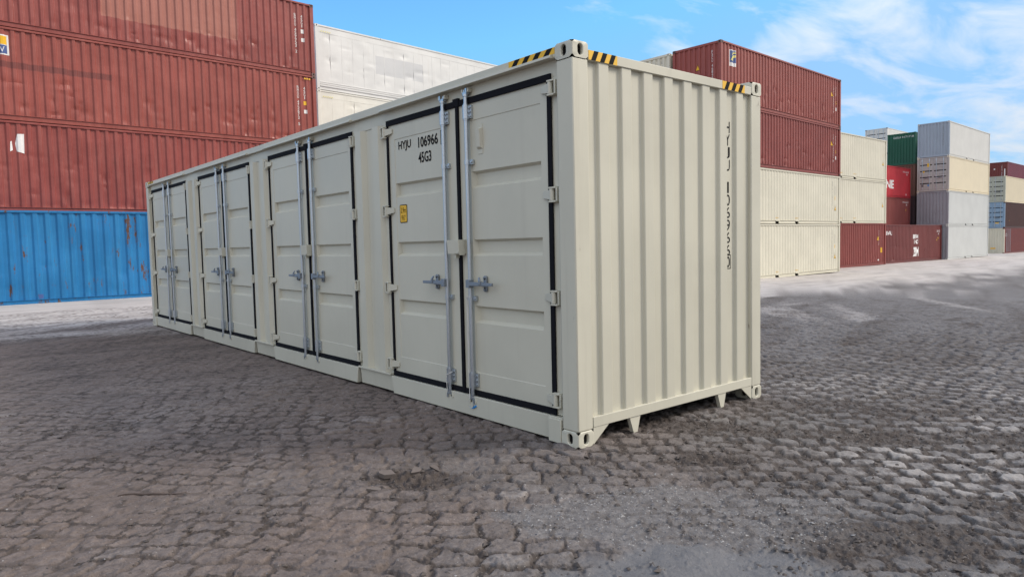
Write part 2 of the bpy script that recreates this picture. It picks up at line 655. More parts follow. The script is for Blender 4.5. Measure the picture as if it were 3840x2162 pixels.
lod = 1 - sstep(13, 22, rr)
lod_f = 1 - sstep(5, 11, rr)
n_med = fbm(X * 5, Y * 5, 4, 31)
n_fin = fbm(X * 28, Y * 28, 3, 37)
ridge = (1 - np.abs(fbm(X * 13, Y * 17, 3, 41)))
flake = sstep(0.05, 0.12, fbm(X * 7.0 + 0.6 * n_med, Y * 9.0, 3, 47))       # broken crust edges
joint = 1 - prof
crumbly = np.clip(np.maximum(sstep(-0.55, 0.25, fbm(X * 1.7, Y * 1.7, 3, 53)), 0.85 * sstep(-0.5, 0.5, X) * sstep(1.6, 0.2, Y)) * joint + 1.0 * pit + 1.0 * pit2 + 0.8 * track + 0.7 * churn + 0.25 * sstep(0.3, 0.8, fbm(X * 1.1, Y * 1.9, 3, 57)), 0, 1)
Z = 0.020 * fbm(X * 0.7, Y * 0.7, 3, 51) * sstep(0.0, 0.6, np.maximum(-X, np.maximum(-Y, np.maximum(X - 2.44, Y - 12.2))))
Z += E * (prof * (0.021 + 0.010 * (ch - 0.5)) + (tilt + crown) * prof) * (0.35 + 0.65 * lod)
Z += lod * (0.0050 * n_med + 0.0060 * flake * (1 - sludge) * (1 - gravel * 0.7))
Z += lod_f * (0.0030 * n_fin * (1 - 0.7 * sludge) + crumbly * 0.016 * np.maximum(0, ridge - 0.62) * 2.2 + crumbly * 0.006 * n_fin)
Z += -0.030 * pit + 0.035 * pit * sstep(0.1, 0.5, fbm(X * 9, Y * 9, 3, 81)) - 0.012 * pit2 + 0.02 * pit2 * sstep(0, 0.5, fbm(X * 11, Y * 11, 3, 83))
Z += 0.030 * sludge * np.maximum(0, fbm(X * 2.2, Y * 2.2, 2, 91)) + 0.012 * gravel
# mud banked softly against the container's rails
ends = np.minimum(np.minimum(th - TH[0], TH[-1] - th) * 20, np.minimum((rr - RR[0]) * 3, (RR[-1] - rr) * 0.4))
edge_f = sstep(0, 1, ends)
Z = (Z - 0.012) * edge_f + 0.004 + ground_z(X)

paleF, greyF, crumbF = soil_far(X, Y)
near = 1 - sstep(7, 13, rr)
stone_pale = sstep(0.35, 0.95, 0.30 + 0.5 * fbm(X * 0.8, Y * 0.8, 3, 101) + 0.35 * sstep(-0.2, 1.2, X) * sstep(1.5, -0.5, Y) + 0.35 * (ch - 0.5)) * prof * E
paleN = np.clip(0.36 * stone_pale + 0.10 * gravel + (0.16 + 0.10 * fbm(X * 0.8, Y * 1.4, 3, 141)) * sstep(1.0, 3.5, Y) * sstep(0.3, -0.6, X), 0, 1)  # last term lightens the soil left of the doors against the container's shadow
pale_ = paleF + (paleN - paleF) * near * (1 - sstep(0.2, 0.8, paleF)) + 0.15 * near * stone_pale
grey_ = np.clip(greyF * (1 - near) + near * (0.30 + 0.45 * fbm(X * 0.6, Y * 0.6, 3, 103) + 0.18 * (X + 1.2) - 0.30 * Y), 0, 1)
grey_ = np.clip(np.maximum(grey_, np.maximum(gravel, sludge) * 0.95), 0, 1)
specks = sstep(0.34, 0.62, fbm(X * 6.5 + Y * 2, Y * 10 - X * 4, 4, 111)) * 0.75 * (1 - 0.6 * prof * E)
crumb_ = np.clip(crumbF * (1 - near * 0.5) + crumbly * (0.75 + 0.25 * lod_f) + specks, 0, 1) * (1 - 0.7 * sludge) * (1 - 0.5 * gravel)
soil = np.stack([np.clip(pale_, 0, 1), grey_, crumb_, sludge], -1).reshape(-1, 4)

VV = np.stack([X, Y, Z], -1).reshape(-1, 3)
a_ = (np.arange(NR - 1)[:, None] * NA + np.arange(NA - 1)[None, :]).ravel()
FF = np.stack([a_, a_ + NA, a_ + NA + 1, a_ + 1], 1)
# outward vertex normals of the whole sheet, shared by all the pieces cut from it
e1 = VV[FF[:, 1]] - VV[FF[:, 0]]
e2 = VV[FF[:, 3]] - VV[FF[:, 0]]
fn = np.cross(e1, e2)
flip = fn[:, 2].mean() < 0
if flip:
    FF = FF[:, ::-1].copy()
    fn = -fn
VN = np.zeros_like(VV)
for k in range(4):
    for d_ in range(3):
        VN[:, d_] += np.bincount(FF[:, k], fn[:, d_], len(VV))
VN /= np.maximum(np.linalg.norm(VN, axis=1, keepdims=True), 1e-12)


def np_mesh(name, v, f, colr=None, nrm=None):
    me = bpy.data.meshes.new(name)
    nv, nf = len(v), len(f)
    me.vertices.add(nv)
    me.vertices.foreach_set('co', np.ascontiguousarray(v, np.float32).ravel())
    me.loops.add(nf * 4)
    me.loops.foreach_set('vertex_index', np.ascontiguousarray(f, np.int32).ravel())
    me.polygons.add(nf)
    me.polygons.foreach_set('loop_start', np.arange(nf, dtype=np.int32) * 4)
    me.polygons.foreach_set('loop_total', np.full(nf, 4, np.int32))
    me.update(calc_edges=True)
    me.shade_smooth()
    if colr is not None:
        a = me.color_attributes.new('soil', 'FLOAT_COLOR', 'POINT')
        a.data.foreach_set('color', np.ascontiguousarray(colr, np.float32).ravel())
    if nrm is not None:
        me.normals_split_custom_set_from_vertices(nrm.tolist())
    return me


def sub_mesh(name, faces, nrm=False):
    u, inv = np.unique(faces, return_inverse=True)
    return np_mesh(name, VV[u], inv.reshape(-1, 4), soil[u], VN[u] if nrm else None)


# coarse sheet to the horizon with the fine patch cut out
cr = np.concatenate([[0.05, 0.8], RR[::60], [RR[-1]], np.exp(np.linspace(math.log(26), math.log(4000), 70))])
cth = np.radians(np.unique(np.concatenate([np.linspace(4, 96, 170), np.linspace(96, 364, 70)[:-1]])))
r2, t2 = np.meshgrid(cr, cth, indexing='ij')
x2, y2 = CX + r2 * np.cos(t2), CY + r2 * np.sin(t2)
z2 = ground_z(x2) + 0.004 * (r2 > RR[-1] - 0.01) - 0.0 * r2
d2, g2, c2 = soil_far(x2, y2)
s2 = np.stack([d2, g2, c2, np.zeros_like(d2)], -1).reshape(-1, 4)
n2 = len(cth)
i2 = np.arange(len(cr) - 1)[:, None]
k2 = np.arange(n2)[None, :]
f2 = np.stack([i2 * n2 + k2, (i2 + 1) * n2 + k2, (i2 + 1) * n2 + (k2 + 1) % n2, i2 * n2 + (k2 + 1) % n2], -1)
mid_r = 0.5 * (cr[:-1] + cr[1:])[:, None] + 0 * k2
mid_t = np.degrees(cth)[None, :] + 0 * i2
inside = (mid_r > RR[0]) & (mid_r < RR[-1]) & (mid_t > 3.99) & (mid_t < 95.9)
f2 = f2[~inside].reshape(-1, 4)
v2 = np.stack([x2, y2, z2], -1).reshape(-1, 3)
if np.cross(v2[f2[:, 1]] - v2[f2[:, 0]], v2[f2[:, 3]] - v2[f2[:, 0]])[:, 2].mean() < 0:
    f2 = f2[:, ::-1]

# which faces belong to stones
fc = FF[:, 0]
shows = (prof.ravel()[fc] > 0.30) & (E.ravel()[fc] > 0.42) & (rr.ravel()[fc] < 9.0)
cellkey = (ic.ravel()[fc].astype(np.int64) + 2000) * 10000 + jr.ravel()[fc].astype(np.int64) + 2000
# keep only stones in front of the camera
pc = (VV[fc] - np.array(CAM)) @ np.stack([RIGHT, DOWN, FWD]).T
sx_, sy_ = pc[:, 0] / pc[:, 2], pc[:, 1] / pc[:, 2]
in_view = (np.abs(sx_) < 0.74) & (sy_ < 0.42)
inbox = (X.ravel()[fc] > -0.02) & (X.ravel()[fc] < 2.46) & (Y.ravel()[fc] > -0.02)
sel = np.nonzero(shows & in_view & ~inbox)[0]
order = sel[np.argsort(cellkey[sel], kind='stable')]
keys, start, cnt = np.unique(cellkey[order], return_index=True, return_counts=True)
area = np.array([(1.0 / np.maximum(pc[order[s:s + c], 2], 1) ** 0).sum() for s, c in zip(start, cnt)])
rank = np.argsort(-area)
used = np.zeros(len(FF), bool)
groups = []
for k in rank[:300]:
    if cnt[k] < 12:
        continue
    fi = order[start[k]:start[k] + cnt[k]]
    used[fi] = True
    groups.append(fi)
rest = np.concatenate([order[start[k]:start[k] + cnt[k]] for k in rank[300:] if cnt[k] >= 6]) if len(rank) > 300 else np.zeros(0, int)
used[rest] = True

base_v = np.concatenate([VV, v2])
base_f = np.concatenate([FF[~used], f2 + len(VV)])
base_s = np.concatenate([soil, s2])
u, inv = np.unique(base_f, return_inverse=True)
ground = link('ground', np_mesh('ground', base_v[u], inv.reshape(-1, 4), base_s[u]), GROUND)
ground['kind'] = 'structure'
for fi in groups:
    link('cobble', sub_mesh('cobble', FF[fi], True), GROUND, ground)
if len(rest):
    o = link('cobbles', sub_mesh('cobbles', FF[rest], True), GROUND, ground)
    o['kind'] = 'stuff'


def surf_z(x, y):
    """height of the fine sheet under points"""
    r = np.hypot(x - CX, y - CY)
    a = np.arctan2(y - CY, x - CX)
    ri = np.clip(np.round((np.log(r) - math.log(RR[0])) / (math.log(RR[-1]) - math.log(RR[0])) * (NR - 1)), 0, NR - 1).astype(int)
    ai = np.clip(np.round((a - TH[0]) / (TH[-1] - TH[0]) * (NA - 1)), 0, NA - 1).astype(int)
    return Z[ri, ai], ri, ai


OCT = np.array([(1, 0, 0), (-1, 0, 0), (0, 1, 0), (0, -1, 0), (0, 0, 1), (0, 0, -1)], float)
OCF = np.array([(0, 2, 4), (2, 1, 4), (1, 3, 4), (3, 0, 4), (2, 0, 5), (1, 2, 5), (3, 1, 5), (0, 3, 5)])


def lumps(name, label, cat, pts, sizes, mat, flat=0.6, seed=3):
    rg = np.random.default_rng(seed)
    n = len(pts)
    sc = sizes[:, None] * rg.uniform(0.6, 1.4, (n, 3))
    sc[:, 2] *= flat
    jit = 1 + rg.uniform(-0.3, 0.3, (n, 6, 1))
    p = OCT[None] * jit * sc[:, None, :]
    a = rg.uniform(0, 6.28, n)
    ti = rg.uniform(-0.5, 0.5, n)
    c, s = np.cos(a)[:, None], np.sin(a)[:, None]
    px, py, pz = p[..., 0], p[..., 1], p[..., 2]
    pz = pz + px * ti[:, None] * 0.5
    q = np.stack([px * c - py * s, px * s + py * c, pz], -1) + pts[:, None, :]
    f = (OCF[None] + (np.arange(n) * 6)[:, None, None]).reshape(-1, 3)
    me = bpy.data.meshes.new(name)
    me.from_pydata(q.reshape(-1, 3).tolist(), [], f.tolist())
    me.update()
    o = link(name, me, mat)
    o['kind'] = 'stuff'
    o['label'] = label
    o['category'] = cat
    return o


rng = np.random.default_rng(7)


def scatter(n, weight, rmax=7.5):
    r = np.sqrt(rng.uniform(2.5 ** 2, rmax ** 2, n * 6))
    a = rng.uniform(TH[20], TH[-20], n * 6)
    x, y = CX + r * np.cos(a), CY + r * np.sin(a)
    z, ri, ai = surf_z(x, y)
    k = rng.uniform(0, 1, len(x)) < weight[ri, ai]
    k &= ~((x > -0.01) & (x < 2.45) & (y > -0.01))
    x, y, z = x[k][:n], y[k][:n], z[k][:n]
    return np.stack([x, y, z], 1)


def grit_mat():
    t = NT('grit')
    oi = t.noise(t.coords(), 37, 2)
    return t.done(t.mix(t.ramp(oi, 0.3, 0.7), (0.08, 0.08, 0.095), (0.36, 0.345, 0.33)), 0.85)


p = scatter(9000, np.clip(0.9 * gravel + 0.015, 0, 1) * (1 - sludge * 0.8), 6.5)
sz = 0.003 + 0.0062 * rng.uniform(0, 1, len(p)) ** 3
lumps('grit', 'loose grit and small pebbles spread over the trodden mud', 'grit', p, sz, grit_mat())
CLOD = plain('wet_clod', (0.085, 0.071, 0.064), 0.9, var=0.5, scale=40, bump=0.5)
p = scatter(16000, np.clip(np.clip(crumbly * 0.8, 0, 1) ** 1.5 + 0.05, 0, 1), 8.0)
sz = 0.004 + 0.016 * rng.uniform(0, 1, len(p)) ** 3.5
lumps('mud_crumbs', 'dark crumbs of churned mud lying in the joints of the paving', 'mud', p, sz, CLOD, 0.55, 5)

# ------------------------------------------------------------------ materials
CREAM = paint('main_cream_paint', (0.535, 0.514, 0.424), 0.40, 0.05, 0.18, 0.0, 0.0, 0.15, (0.36, 0.33, 0.27))
CREAM_POST = paint('scuffed_cream_paint', (0.535, 0.514, 0.424), 0.42, 0.05, 0.28, 0.5, 0.45, 0.2, (0.25, 0.22, 0.18))
CREAM2 = paint('yard_cream_paint', (0.60, 0.57, 0.465), 0.5, 0.05, 0.08, 0.12, 0.0, 0.25, (0.38, 0.33, 0.24))
GASKET = plain('black_rubber', (0.007, 0.007, 0.010), 0.85)
GASKET.node_tree.nodes['Principled BSDF'].inputs['Specular IOR Level'].default_value = 0.15
GALV = plain('galvanised_steel', (0.50, 0.54, 0.58), 0.34, 0.9, 0.30, 90)
DULL = plain('dull_galvanised', (0.24, 0.27, 0.31), 0.5, 0.6, 0.2, 60)
BLACK = plain('black_print', (0.010, 0.010, 0.011), 0.8)
BLACK.node_tree.nodes['Principled BSDF'].inputs['Specular IOR Level'].default_value = 0.15
WHITE = plain('white_print', (0.72, 0.70, 0.68), 0.6, var=0.15, scale=12)
YELLOW = plain('yellow_film', (0.74, 0.42, 0.008), 0.5, var=0.06)
DARK = plain('dark_underside_hole_shade', (0.03, 0.028, 0.026), 0.8)
ROPE = plain('white_cord', (0.62, 0.60, 0.57), 0.9)
SEALBLUE = plain('blue_plastic', (0.02, 0.22, 0.55), 0.45)
LOGOBLUE = plain('blue_print', (0.05, 0.09, 0.25), 0.5)
LOGOYEL = plain('pale_yellow_print', (0.70, 0.62, 0.18), 0.5)

L40, W40, HC, STD = 12.192, 2.438, 2.896, 2.591


# ------------------------------------------------------------------ corner casting with its oval holes
def casting_mesh(dx, dy, dz):
    """block 0..dx, 0..dy, 0..dz with an oval hole in each upright face and in top and bottom"""
    bm = bmesh.new()
    T = 0.058

    def face(o, u, v, n, lu, lv, hu, hv):
        o, u, v, n = Vector(o), Vector(u), Vector(v), Vector(n)
        N = 16
        c = 0.010
        rect, oval, lip, deep = [], [], [], []
        for i in range(N):
            t = 2 * math.pi * (i + 0.5) / N
            cu, cv = math.cos(t), math.sin(t)
            k = 1 / max(abs(cu) / 1.0, abs(cv) / 1.0)
            a, b = cu * k, cv * k
            rect.append(bm.verts.new(o + u * (lu / 2 * (1 + a)) + v * (lv / 2 * (1 + b))))
            # stadium
            r = hu / 2
            st = hv / 2 - r
            pu, pv = r * cu, r * cv + (st if cv > 0 else -st)
            oval.append(bm.verts.new(o + u * (lu / 2 + pu) + v * (lv / 2 + pv)))
            lip.append(bm.verts.new(o + u * (lu / 2 + pu) + v * (lv / 2 + pv) - n * 0.022))
            deep.append(bm.verts.new(o + u * (lu / 2 + pu) + v * (lv / 2 + pv) - n * T))
        for i in range(N):
            j = (i + 1) % N
            bm.faces.new((rect[i], rect[j], oval[j], oval[i]))
            bm.faces.new((oval[i], oval[j], lip[j], lip[i]))
            bm.faces.new((lip[i], lip[j], deep[j], deep[i])).material_index = 1  # inside of the hole coloured dark to stand for its shade
        bm.faces.new(deep).material_index = 1
    face((0, 0, 0), (1, 0, 0), (0, 0, 1), (0, -1, 0), dx, dz, 0.050, 0.079)
    face((dx, dy, 0), (-1, 0, 0), (0, 0, 1), (0, 1, 0), dx, dz, 0.050, 0.079)
    face((0, dy, 0), (0, -1, 0), (0, 0, 1), (-1, 0, 0), dy, dz, 0.050, 0.079)
    face((dx, 0, 0), (0, 1, 0), (0, 0, 1), (1, 0, 0), dy, dz, 0.050, 0.079)
    face((0, 0, dz), (1, 0, 0), (0, 1, 0), (0, 0, 1), dx, dy, 0.064, 0.110)
    bmesh.ops.remove_doubles(bm, verts=bm.verts, dist=1e-5)
    bmesh.ops.recalc_face_normals(bm, faces=bm.faces)
    me = bpy.data.meshes.new('corner_casting')
    me.materials.append(None)
    me.materials.append(DARK)
    bm.to_mesh(me)
    bm.free()
    me.shade_smooth()
    me.set_sharp_from_angle(angle=rad(35))
    return me


CAST = casting_mesh(0.178, 0.162, 0.118)
CASTM = casting_mesh(0.162, 0.178, 0.118)


# ------------------------------------------------------------------ corrugated sheets
def corr_points(x0, x1, pitch, outer, slope, depth, inner_first=0.5, soft=0.0):
    """profile (x, y): y=0 outer face, y=depth inner; starts and ends inside"""
    inner = pitch - outer - 2 * slope
    n = int((x1 - x0 + inner * 0.4) // pitch)
    start = (x0 + x1) / 2 - n * pitch / 2
    pts = [(x0, depth)]
    for k in range(n):
        a = start + k * pitch + inner / 2
        pts += [(a, depth), (a + slope, 0.0), (a + slope + outer, 0.0), (a + 2 * slope + outer, depth)]
    pts.append((x1, depth))
    pts = [q for i, q in enumerate(pts) if i == 0 or q[0] > pts[i - 1][0] + 1e-4]
    if soft:
        out = [pts[0]]
        for i in range(1, len(pts) - 1):
            (xa, ya), (xb, yb), (xc, yc) = pts[i - 1], pts[i], pts[i + 1]
            la, lc = math.hypot(xb - xa, yb - ya), math.hypot(xc - xb, yc - yb)
            sa_, sc_ = min(soft, la * 0.4) / la, min(soft, lc * 0.4) / lc
            out.append((xb + (xa - xb) * sa_, yb + (ya - yb) * sa_))
            out.append((xb + (xc - xb) * sc_, yb + (yc - yb) * sc_))
        out.append(pts[-1])
        pts = out
    return pts


def prof_fn(pts):
    xs = np.array([q[0] for q in pts])
    ys = np.array([q[1] for q in pts])
    return lambda x: float(np.interp(x, xs, ys))


def sheet_mesh(pts, z0, z1, rows=1, dents=0, seed=0, name='side_wall', dent_z=(0.1, 1.2), amp=0.03):
    pts = np.array(pts)
    zs = np.linspace(z0, z1, rows + 1)
    xx, zz = np.meshgrid(pts[:, 0], zs)
    yy = np.repeat(pts[None, :, 1], rows + 1, 0).copy()
    if dents:
        rg = np.random.default_rng(seed)
        for k in range(dents):
            cx = rg.uniform(pts[0, 0] + 0.4, pts[-1, 0] - 0.4)
            cz = z0 + dent_z[0] + (dent_z[1] - dent_z[0]) * rg.uniform(0, 1) ** 1.6
            rx, rz = rg.uniform(0.05, 0.22), rg.uniform(0.05, 0.16)
            a = amp * rg.uniform(0.3, 1.0)
            g = np.exp(-((xx - cx) / rx) ** 2 - ((zz - cz) / rz) ** 2)
            yy += a * g * (1 if rg.uniform() < 0.85 else -0.5)
            xx += 0.4 * a * g * rg.choice([-1, 1])
        yy += 0.003 * fbm(xx * 0.9, zz * 1.3, 3, seed) + 0.0015 * perlin(xx * 3.1, zz * 2.3, seed + 4)
        yy[0], yy[-1] = pts[:, 1], pts[:, 1]
    v = np.stack([xx, yy, zz], -1).reshape(-1, 3)
    n = len(pts)
    a = (np.arange(rows)[:, None] * n + np.arange(n - 1)[None, :]).ravel()
    f = np.stack([a, a + 1, a + n + 1, a + n], 1)
    me = bpy.data.meshes.new(name)
    me.from_pydata(v.tolist(), [], f.tolist())
    if dents:
        me.shade_smooth()
        me.set_sharp_from_angle(angle=rad(13))
    me.update()
    return me


_cache = {}


def cached(key, fn):
    if key not in _cache:
        _cache[key] = fn()
    return _cache[key]


SIDE_PITCH = 0.2785
SIDE = corr_points(0.16, L40 - 0.16, SIDE_PITCH, 0.072, 0.068, 0.036)
SIDE_S = corr_points(0.16, L40 - 0.16, SIDE_PITCH, 0.084, 0.046, 0.042, soft=0.007)
SIDE_B = corr_points(0.16, L40 - 0.16, 0.318, 0.105, 0.050, 0.042, soft=0.007)
SIDE_C = corr_points(0.16, L40 - 0.16, SIDE_PITCH, 0.072, 0.068, 0.022)
ENDP = corr_points(0.14, W40 - 0.14, 0.25, 0.105, 0.02, 0.040)
FLAT = [(0.16 + (L40 - 0.32) * k / 60.0, 0.0) for k in range(61)]
SIDE_Y, END_X = 0.030, 0.022


def rail_profile(z0, z1, y0, y1):                      # open channel seen from outside
    t = 0.012
    return [(y0, z0), (y1, z0), (y1, z1), (y0, z1), (y0, z1 - t), (y0 + 0.035, z1 - t), (y0 + 0.035, z0 + t), (y0, z0 + t)]


def container(label, x, y, z0, yaw, h, side_mat, end_mat=None, end='corr', pockets=False, dents=0, seed=1, sharp=SIDE, rows=1,
              frame_mat=None, reefer=False, cast_mat=None, group=None, dent_z=(0.1, 1.2), amp=0.03):
    root = thing('shipping_container', label, 'container', (x, y, z0), rad(yaw), group)
    em = end_mat or side_mat
    fm = frame_mat or side_mat
    cm = cast_mat or fm
    g = 0.002
    # castings
    for px in (g, L40 - 0.178 - g):
        for py in (g, W40 - 0.162 - g):
            for pz in (0, h - 0.118):
                link('corner_casting', CAST, cm, root, (px, py, pz))
    # posts
    for px, pm in ((0.008, em), (L40 - 0.158, fm)):
        for py in (0.008, W40 - 0.138):
            link('corner_post', cached(('post', h), lambda: MB().box(0, 0.15, 0, 0.13, 0.118, h - 0.118).mesh('corner_post')), pm, root, (px, py, 0))
    # rails
    xa, xb = 0.180, L40 - 0.180
    pr_b = cached(('brail',), lambda: MB().prism(rail_profile(0.016, 0.175, 0.010, 0.09), 0, xa, xb).mesh('bottom_side_rail'))
    pr_t = cached(('trail',), lambda: MB().box(xa, xb, 0.006, 0.075, -0.075, -0.012).mesh('top_side_rail'))
    pk = cached(('brailp',), lambda: MB().prism(rail_profile(0.016, 0.175, 0.010, 0.09), 0, xa, L40 / 2 - 1.025 - 0.18)
                .prism(rail_profile(0.016, 0.175, 0.010, 0.09), 0, L40 / 2 - 1.025 + 0.18, L40 / 2 + 1.025 - 0.18)
                .prism(rail_profile(0.016, 0.175, 0.010, 0.09), 0, L40 / 2 + 1.025 + 0.18, xb)
                .box(L40 / 2 - 1.205, L40 / 2 - 0.845, 0.010, 0.09, 0.135, 0.175).box(L40 / 2 + 0.845, L40 / 2 + 1.205, 0.010, 0.09, 0.135, 0.175).mesh('bottom_side_rail'))
    link('bottom_side_rail', pk if pockets else pr_b, fm, root)
    link('bottom_side_rail', pr_b, fm, root, (L40, W40, 0), (0, 0, math.pi))
    link('top_side_rail', pr_t, fm, root, (0, 0, h))
    link('top_side_rail', pr_t, fm, root, (L40, W40, h), (0, 0, math.pi))
    er_b = cached(('erb',), lambda: MB().box(0.008, 0.085, 0.166, W40 - 0.166, 0.02, 0.17).mesh('sill'))
    er_t = cached(('ert',), lambda: MB().box(0.006, 0.09, 0.166, W40 - 0.166, -0.105, -0.012).mesh('header'))
    for loc, rot in (((0, 0, 0), 0), ((L40, W40, 0), math.pi)):
        link('sill', er_b, em if not rot else fm, root, loc, (0, 0, rot))
        link('header', er_t, em if not rot else fm, root, (loc[0], loc[1], h), (0, 0, rot))
    # walls
    zb, zt = 0.176, h - 0.076
    if reefer:
        prof = FLAT
    else:
        prof = sharp
    if dents:
        wme = sheet_mesh(prof, zb, zt, rows, dents, seed, dent_z=dent_z, amp=amp)
    else:
        wme = cached(('wall', h, id(prof)), lambda: sheet_mesh(prof, zb, zt, 1))
    wall = link('side_wall', wme, side_mat, root, (0, SIDE_Y, 0))
    if reefer:                                         # rolled beads along the foot of the wall
        bd = cached(('beads',), lambda: [MB().prism([(0.012, z), (0.03, z), (0.03, z + 0.05), (0.012, z + 0.04)], 0, 0.17, L40 - 0.17).mesh('bead') for z in (0.18, 0.26, 0.34)])
        for b_ in bd:
            link('bead', b_, side_mat, wall, (0, -SIDE_Y, 0))
        sm = cached(('seam', h), lambda: MB().box(0.19, L40 - 0.19, 0.002, 0.03, h - 0.34, h - 0.328).mesh('seam'))
        link('seam', sm, side_mat, wall, (0, -SIDE_Y + 0.022, 0))
        if dents:
            pv = cached(('pseam', h), lambda: MB().box(0, 0.022, -0.0035, 0.02, 0.41, h - 0.345).mesh('panel_seam'))
            for q in range(1, 20):
                link('panel_seam', pv, side_mat, wall, (0.16 + q * 0.593, 0, 0))
    link('side_wall', cached(('wall', h, id(SIDE)), lambda: sheet_mesh(SIDE, zb, zt, 1)), fm, root, (L40, W40 - SIDE_Y, 0), (0, 0, math.pi))
    ew = cached(('end', h), lambda: sheet_mesh(ENDP, 0.17, h - 0.105, 1, name='end_wall'))
    if end == 'corr':
        link('end_wall', ew, em, root, (END_X, W40, 0), (0, 0, -math.pi / 2))
    else:
        doors(root, h, em, end)
    link('end_wall', ew, fm, root, (L40 - END_X, 0, 0), (0, 0, math.pi / 2))
    link('roof', cached(('roof', h), lambda: MB().box(0.03, L40 - 0.03, 0.03, W40 - 0.03, h - 0.04, h - 0.018).mesh('roof')), fm, root)
    link('floor', cached(('floor',), lambda: MB().box(0.09, L40 - 0.09, 0.095, W40 - 0.095, 0.10, 0.16).mesh('floor')), DARK, root)
    return root, wall


def leaf_mesh(w, z0, z1, bands, t=0.03, d=0.028):
    """door leaf in the XZ plane, outside towards -Y: flat frame with pressed-in bands"""
    mb = MB()
    fr = 0.07
    p0, p1 = fr, w - fr
    zs = [z0] + [z for b in sorted(bands) for z in b] + [z1]
    # frame stiles
    mb.add([(0, 0, z0), (p0, 0, z0), (p0, 0, z1), (0, 0, z1)], [(0, 1, 2, 3)])
    mb.add([(p1, 0, z0), (w, 0, z0), (w, 0, z1), (p1, 0, z1)], [(0, 1, 2, 3)])
    for k in range(0, len(zs), 2):
        mb.add([(p0, 0, zs[k]), (p1, 0, zs[k]), (p1, 0, zs[k + 1]), (p0, 0, zs[k + 1])], [(0, 1, 2, 3)])
    for lo, hi in bands:
        a, b_, c, e = lo + 0.035, hi - 0.02, p0 + 0.025, p1 - 0.02
        mb.add([(p0, 0, lo), (p1, 0, lo), (p1, 0, hi), (p0, 0, hi), (c, d, a), (e, d, a), (e, d, b_), (c, d, b_)],
               [(0, 1, 5, 4), (1, 2, 6, 5), (2, 3, 7, 6), (3, 0, 4, 7), (4, 5, 6, 7)])
    # edges of the leaf
    mb.add([(0, 0, z0), (w, 0, z0), (w, 0, z1), (0, 0, z1), (0, t, z0), (w, t, z0), (w, t, z1), (0, t, z1)],
           [(0, 4, 5, 1), (1, 5, 6, 2), (2, 6, 7, 3), (3, 7, 4, 0)])
    return mb


def doors(root, h, mat, bar_mat):
    """door end on the -X face"""
    z0, z1 = 0.18, h - 0.11
    wleaf = 1.06
    hh = z1 - z0
    bands = [(z0 + hh * f - 0.05, z0 + hh * f + 0.05) for f in (0.2, 0.4, 0.6, 0.8)]
    lm = cached(('dleaf', h), lambda: leaf_mesh(wleaf, z0, z1, bands).mesh('door'))
    gm = cached(('dgask', h), lambda: MB().box(0.15, W40 - 0.15, 0.004, 0.02, z0 - 0.004, z1 + 0.004).mesh('door_gasket'))
    link('door_gasket', gm, GASKET, root, (0.034, W40, 0), (0, 0, -math.pi / 2))
    rod = cached(('drod', h), lambda: MB().cyl((0, -0.03, z0 - 0.06), (0, -0.03, z1 + 0.05), 0.022, 8)
                 .box(-0.04, 0.04, -0.05, 0.0, z0 + 0.05, z0 + 0.2).box(-0.04, 0.04, -0.05, 0.0, z1 - 0.2, z1 - 0.05).box(-0.045, 0.045, -0.055, -0.005, z0 + hh * 0.42, z0 + hh * 0.46).mesh('lock_rod'))
    hd = cached(('dhan', h), lambda: MB().box(0.0, 0.45, -0.06, -0.03, z0 + hh * 0.36, z0 + hh * 0.38).mesh('handle'))
    for k in range(2):
        lf = link('door', lm, mat, root, (0.030, W40 - 0.155 - k * 1.07, 0), (0, 0, -math.pi / 2))
        for rx in (0.25, 0.80):
            link('lock_rod', rod, bar_mat, lf, (rx, 0, 0))
            link('handle', hd, bar_mat, lf, (rx - (0.45 if rx > 0.5 else 0), 0, 0))


# ------------------------------------------------------------------ lettering and stickers on a side wall (local X along the wall)
def decal(parent, me, mat, x, z, prof=None, name='lettering', lift=0.004):
    if prof is not None:
        brk = [q[0] for q in prof]
        me = drape(me, x, prof_fn(prof), brk, lift)
        return link(name, me, mat, parent, (x, 0, z))
    return link(name, me, mat, parent, (x, -lift, z))


def words_down(parent, txt, h, w, pitch, mat, x, ztop, prof):
    """a stacked number, one piece of lettering per word"""
    for word in txt.split(' '):
        decal(parent, stack_text(word, h, w, pitch), mat, x, ztop, prof)
        ztop -= pitch * (len(word) + 0.6)


def quad_mesh(w, h, name='sticker'):
    me = bpy.data.meshes.new(name)
    me.from_pydata([(0, 0, 0), (w, 0, 0), (w, 0, h), (0, 0, h)], [], [(0, 1, 2, 3)])
    return me


def poly_mesh(pts, name='sticker'):
    me = bpy.data.meshes.new(name)
    me.from_pydata([(a, 0, b) for a, b in pts], [], [tuple(range(len(pts)))])
    return me


def tri_sticker(parent, x, z, s, prof):
    decal(parent, poly_mesh([(-0.02, -0.02), (s + 0.02, -0.02), (s / 2, s * 1.3 + 0.03)]), BLACK, x, z, prof, 'sticker', 0.003)
    decal(parent, poly_mesh([(0, 0), (s, 0), (s / 2, s * 1.25)]), YELLOW, x, z, prof, 'sticker', 0.006)


def end_space(root, h):
    """an end wall's own frame: local X runs along the end from its far side to its near side"""
    for ch_ in root.children:
        if ch_.name.startswith('end_wall') and abs(ch_.location.x - END_X) < 1e-4:
            return ch_
    return None


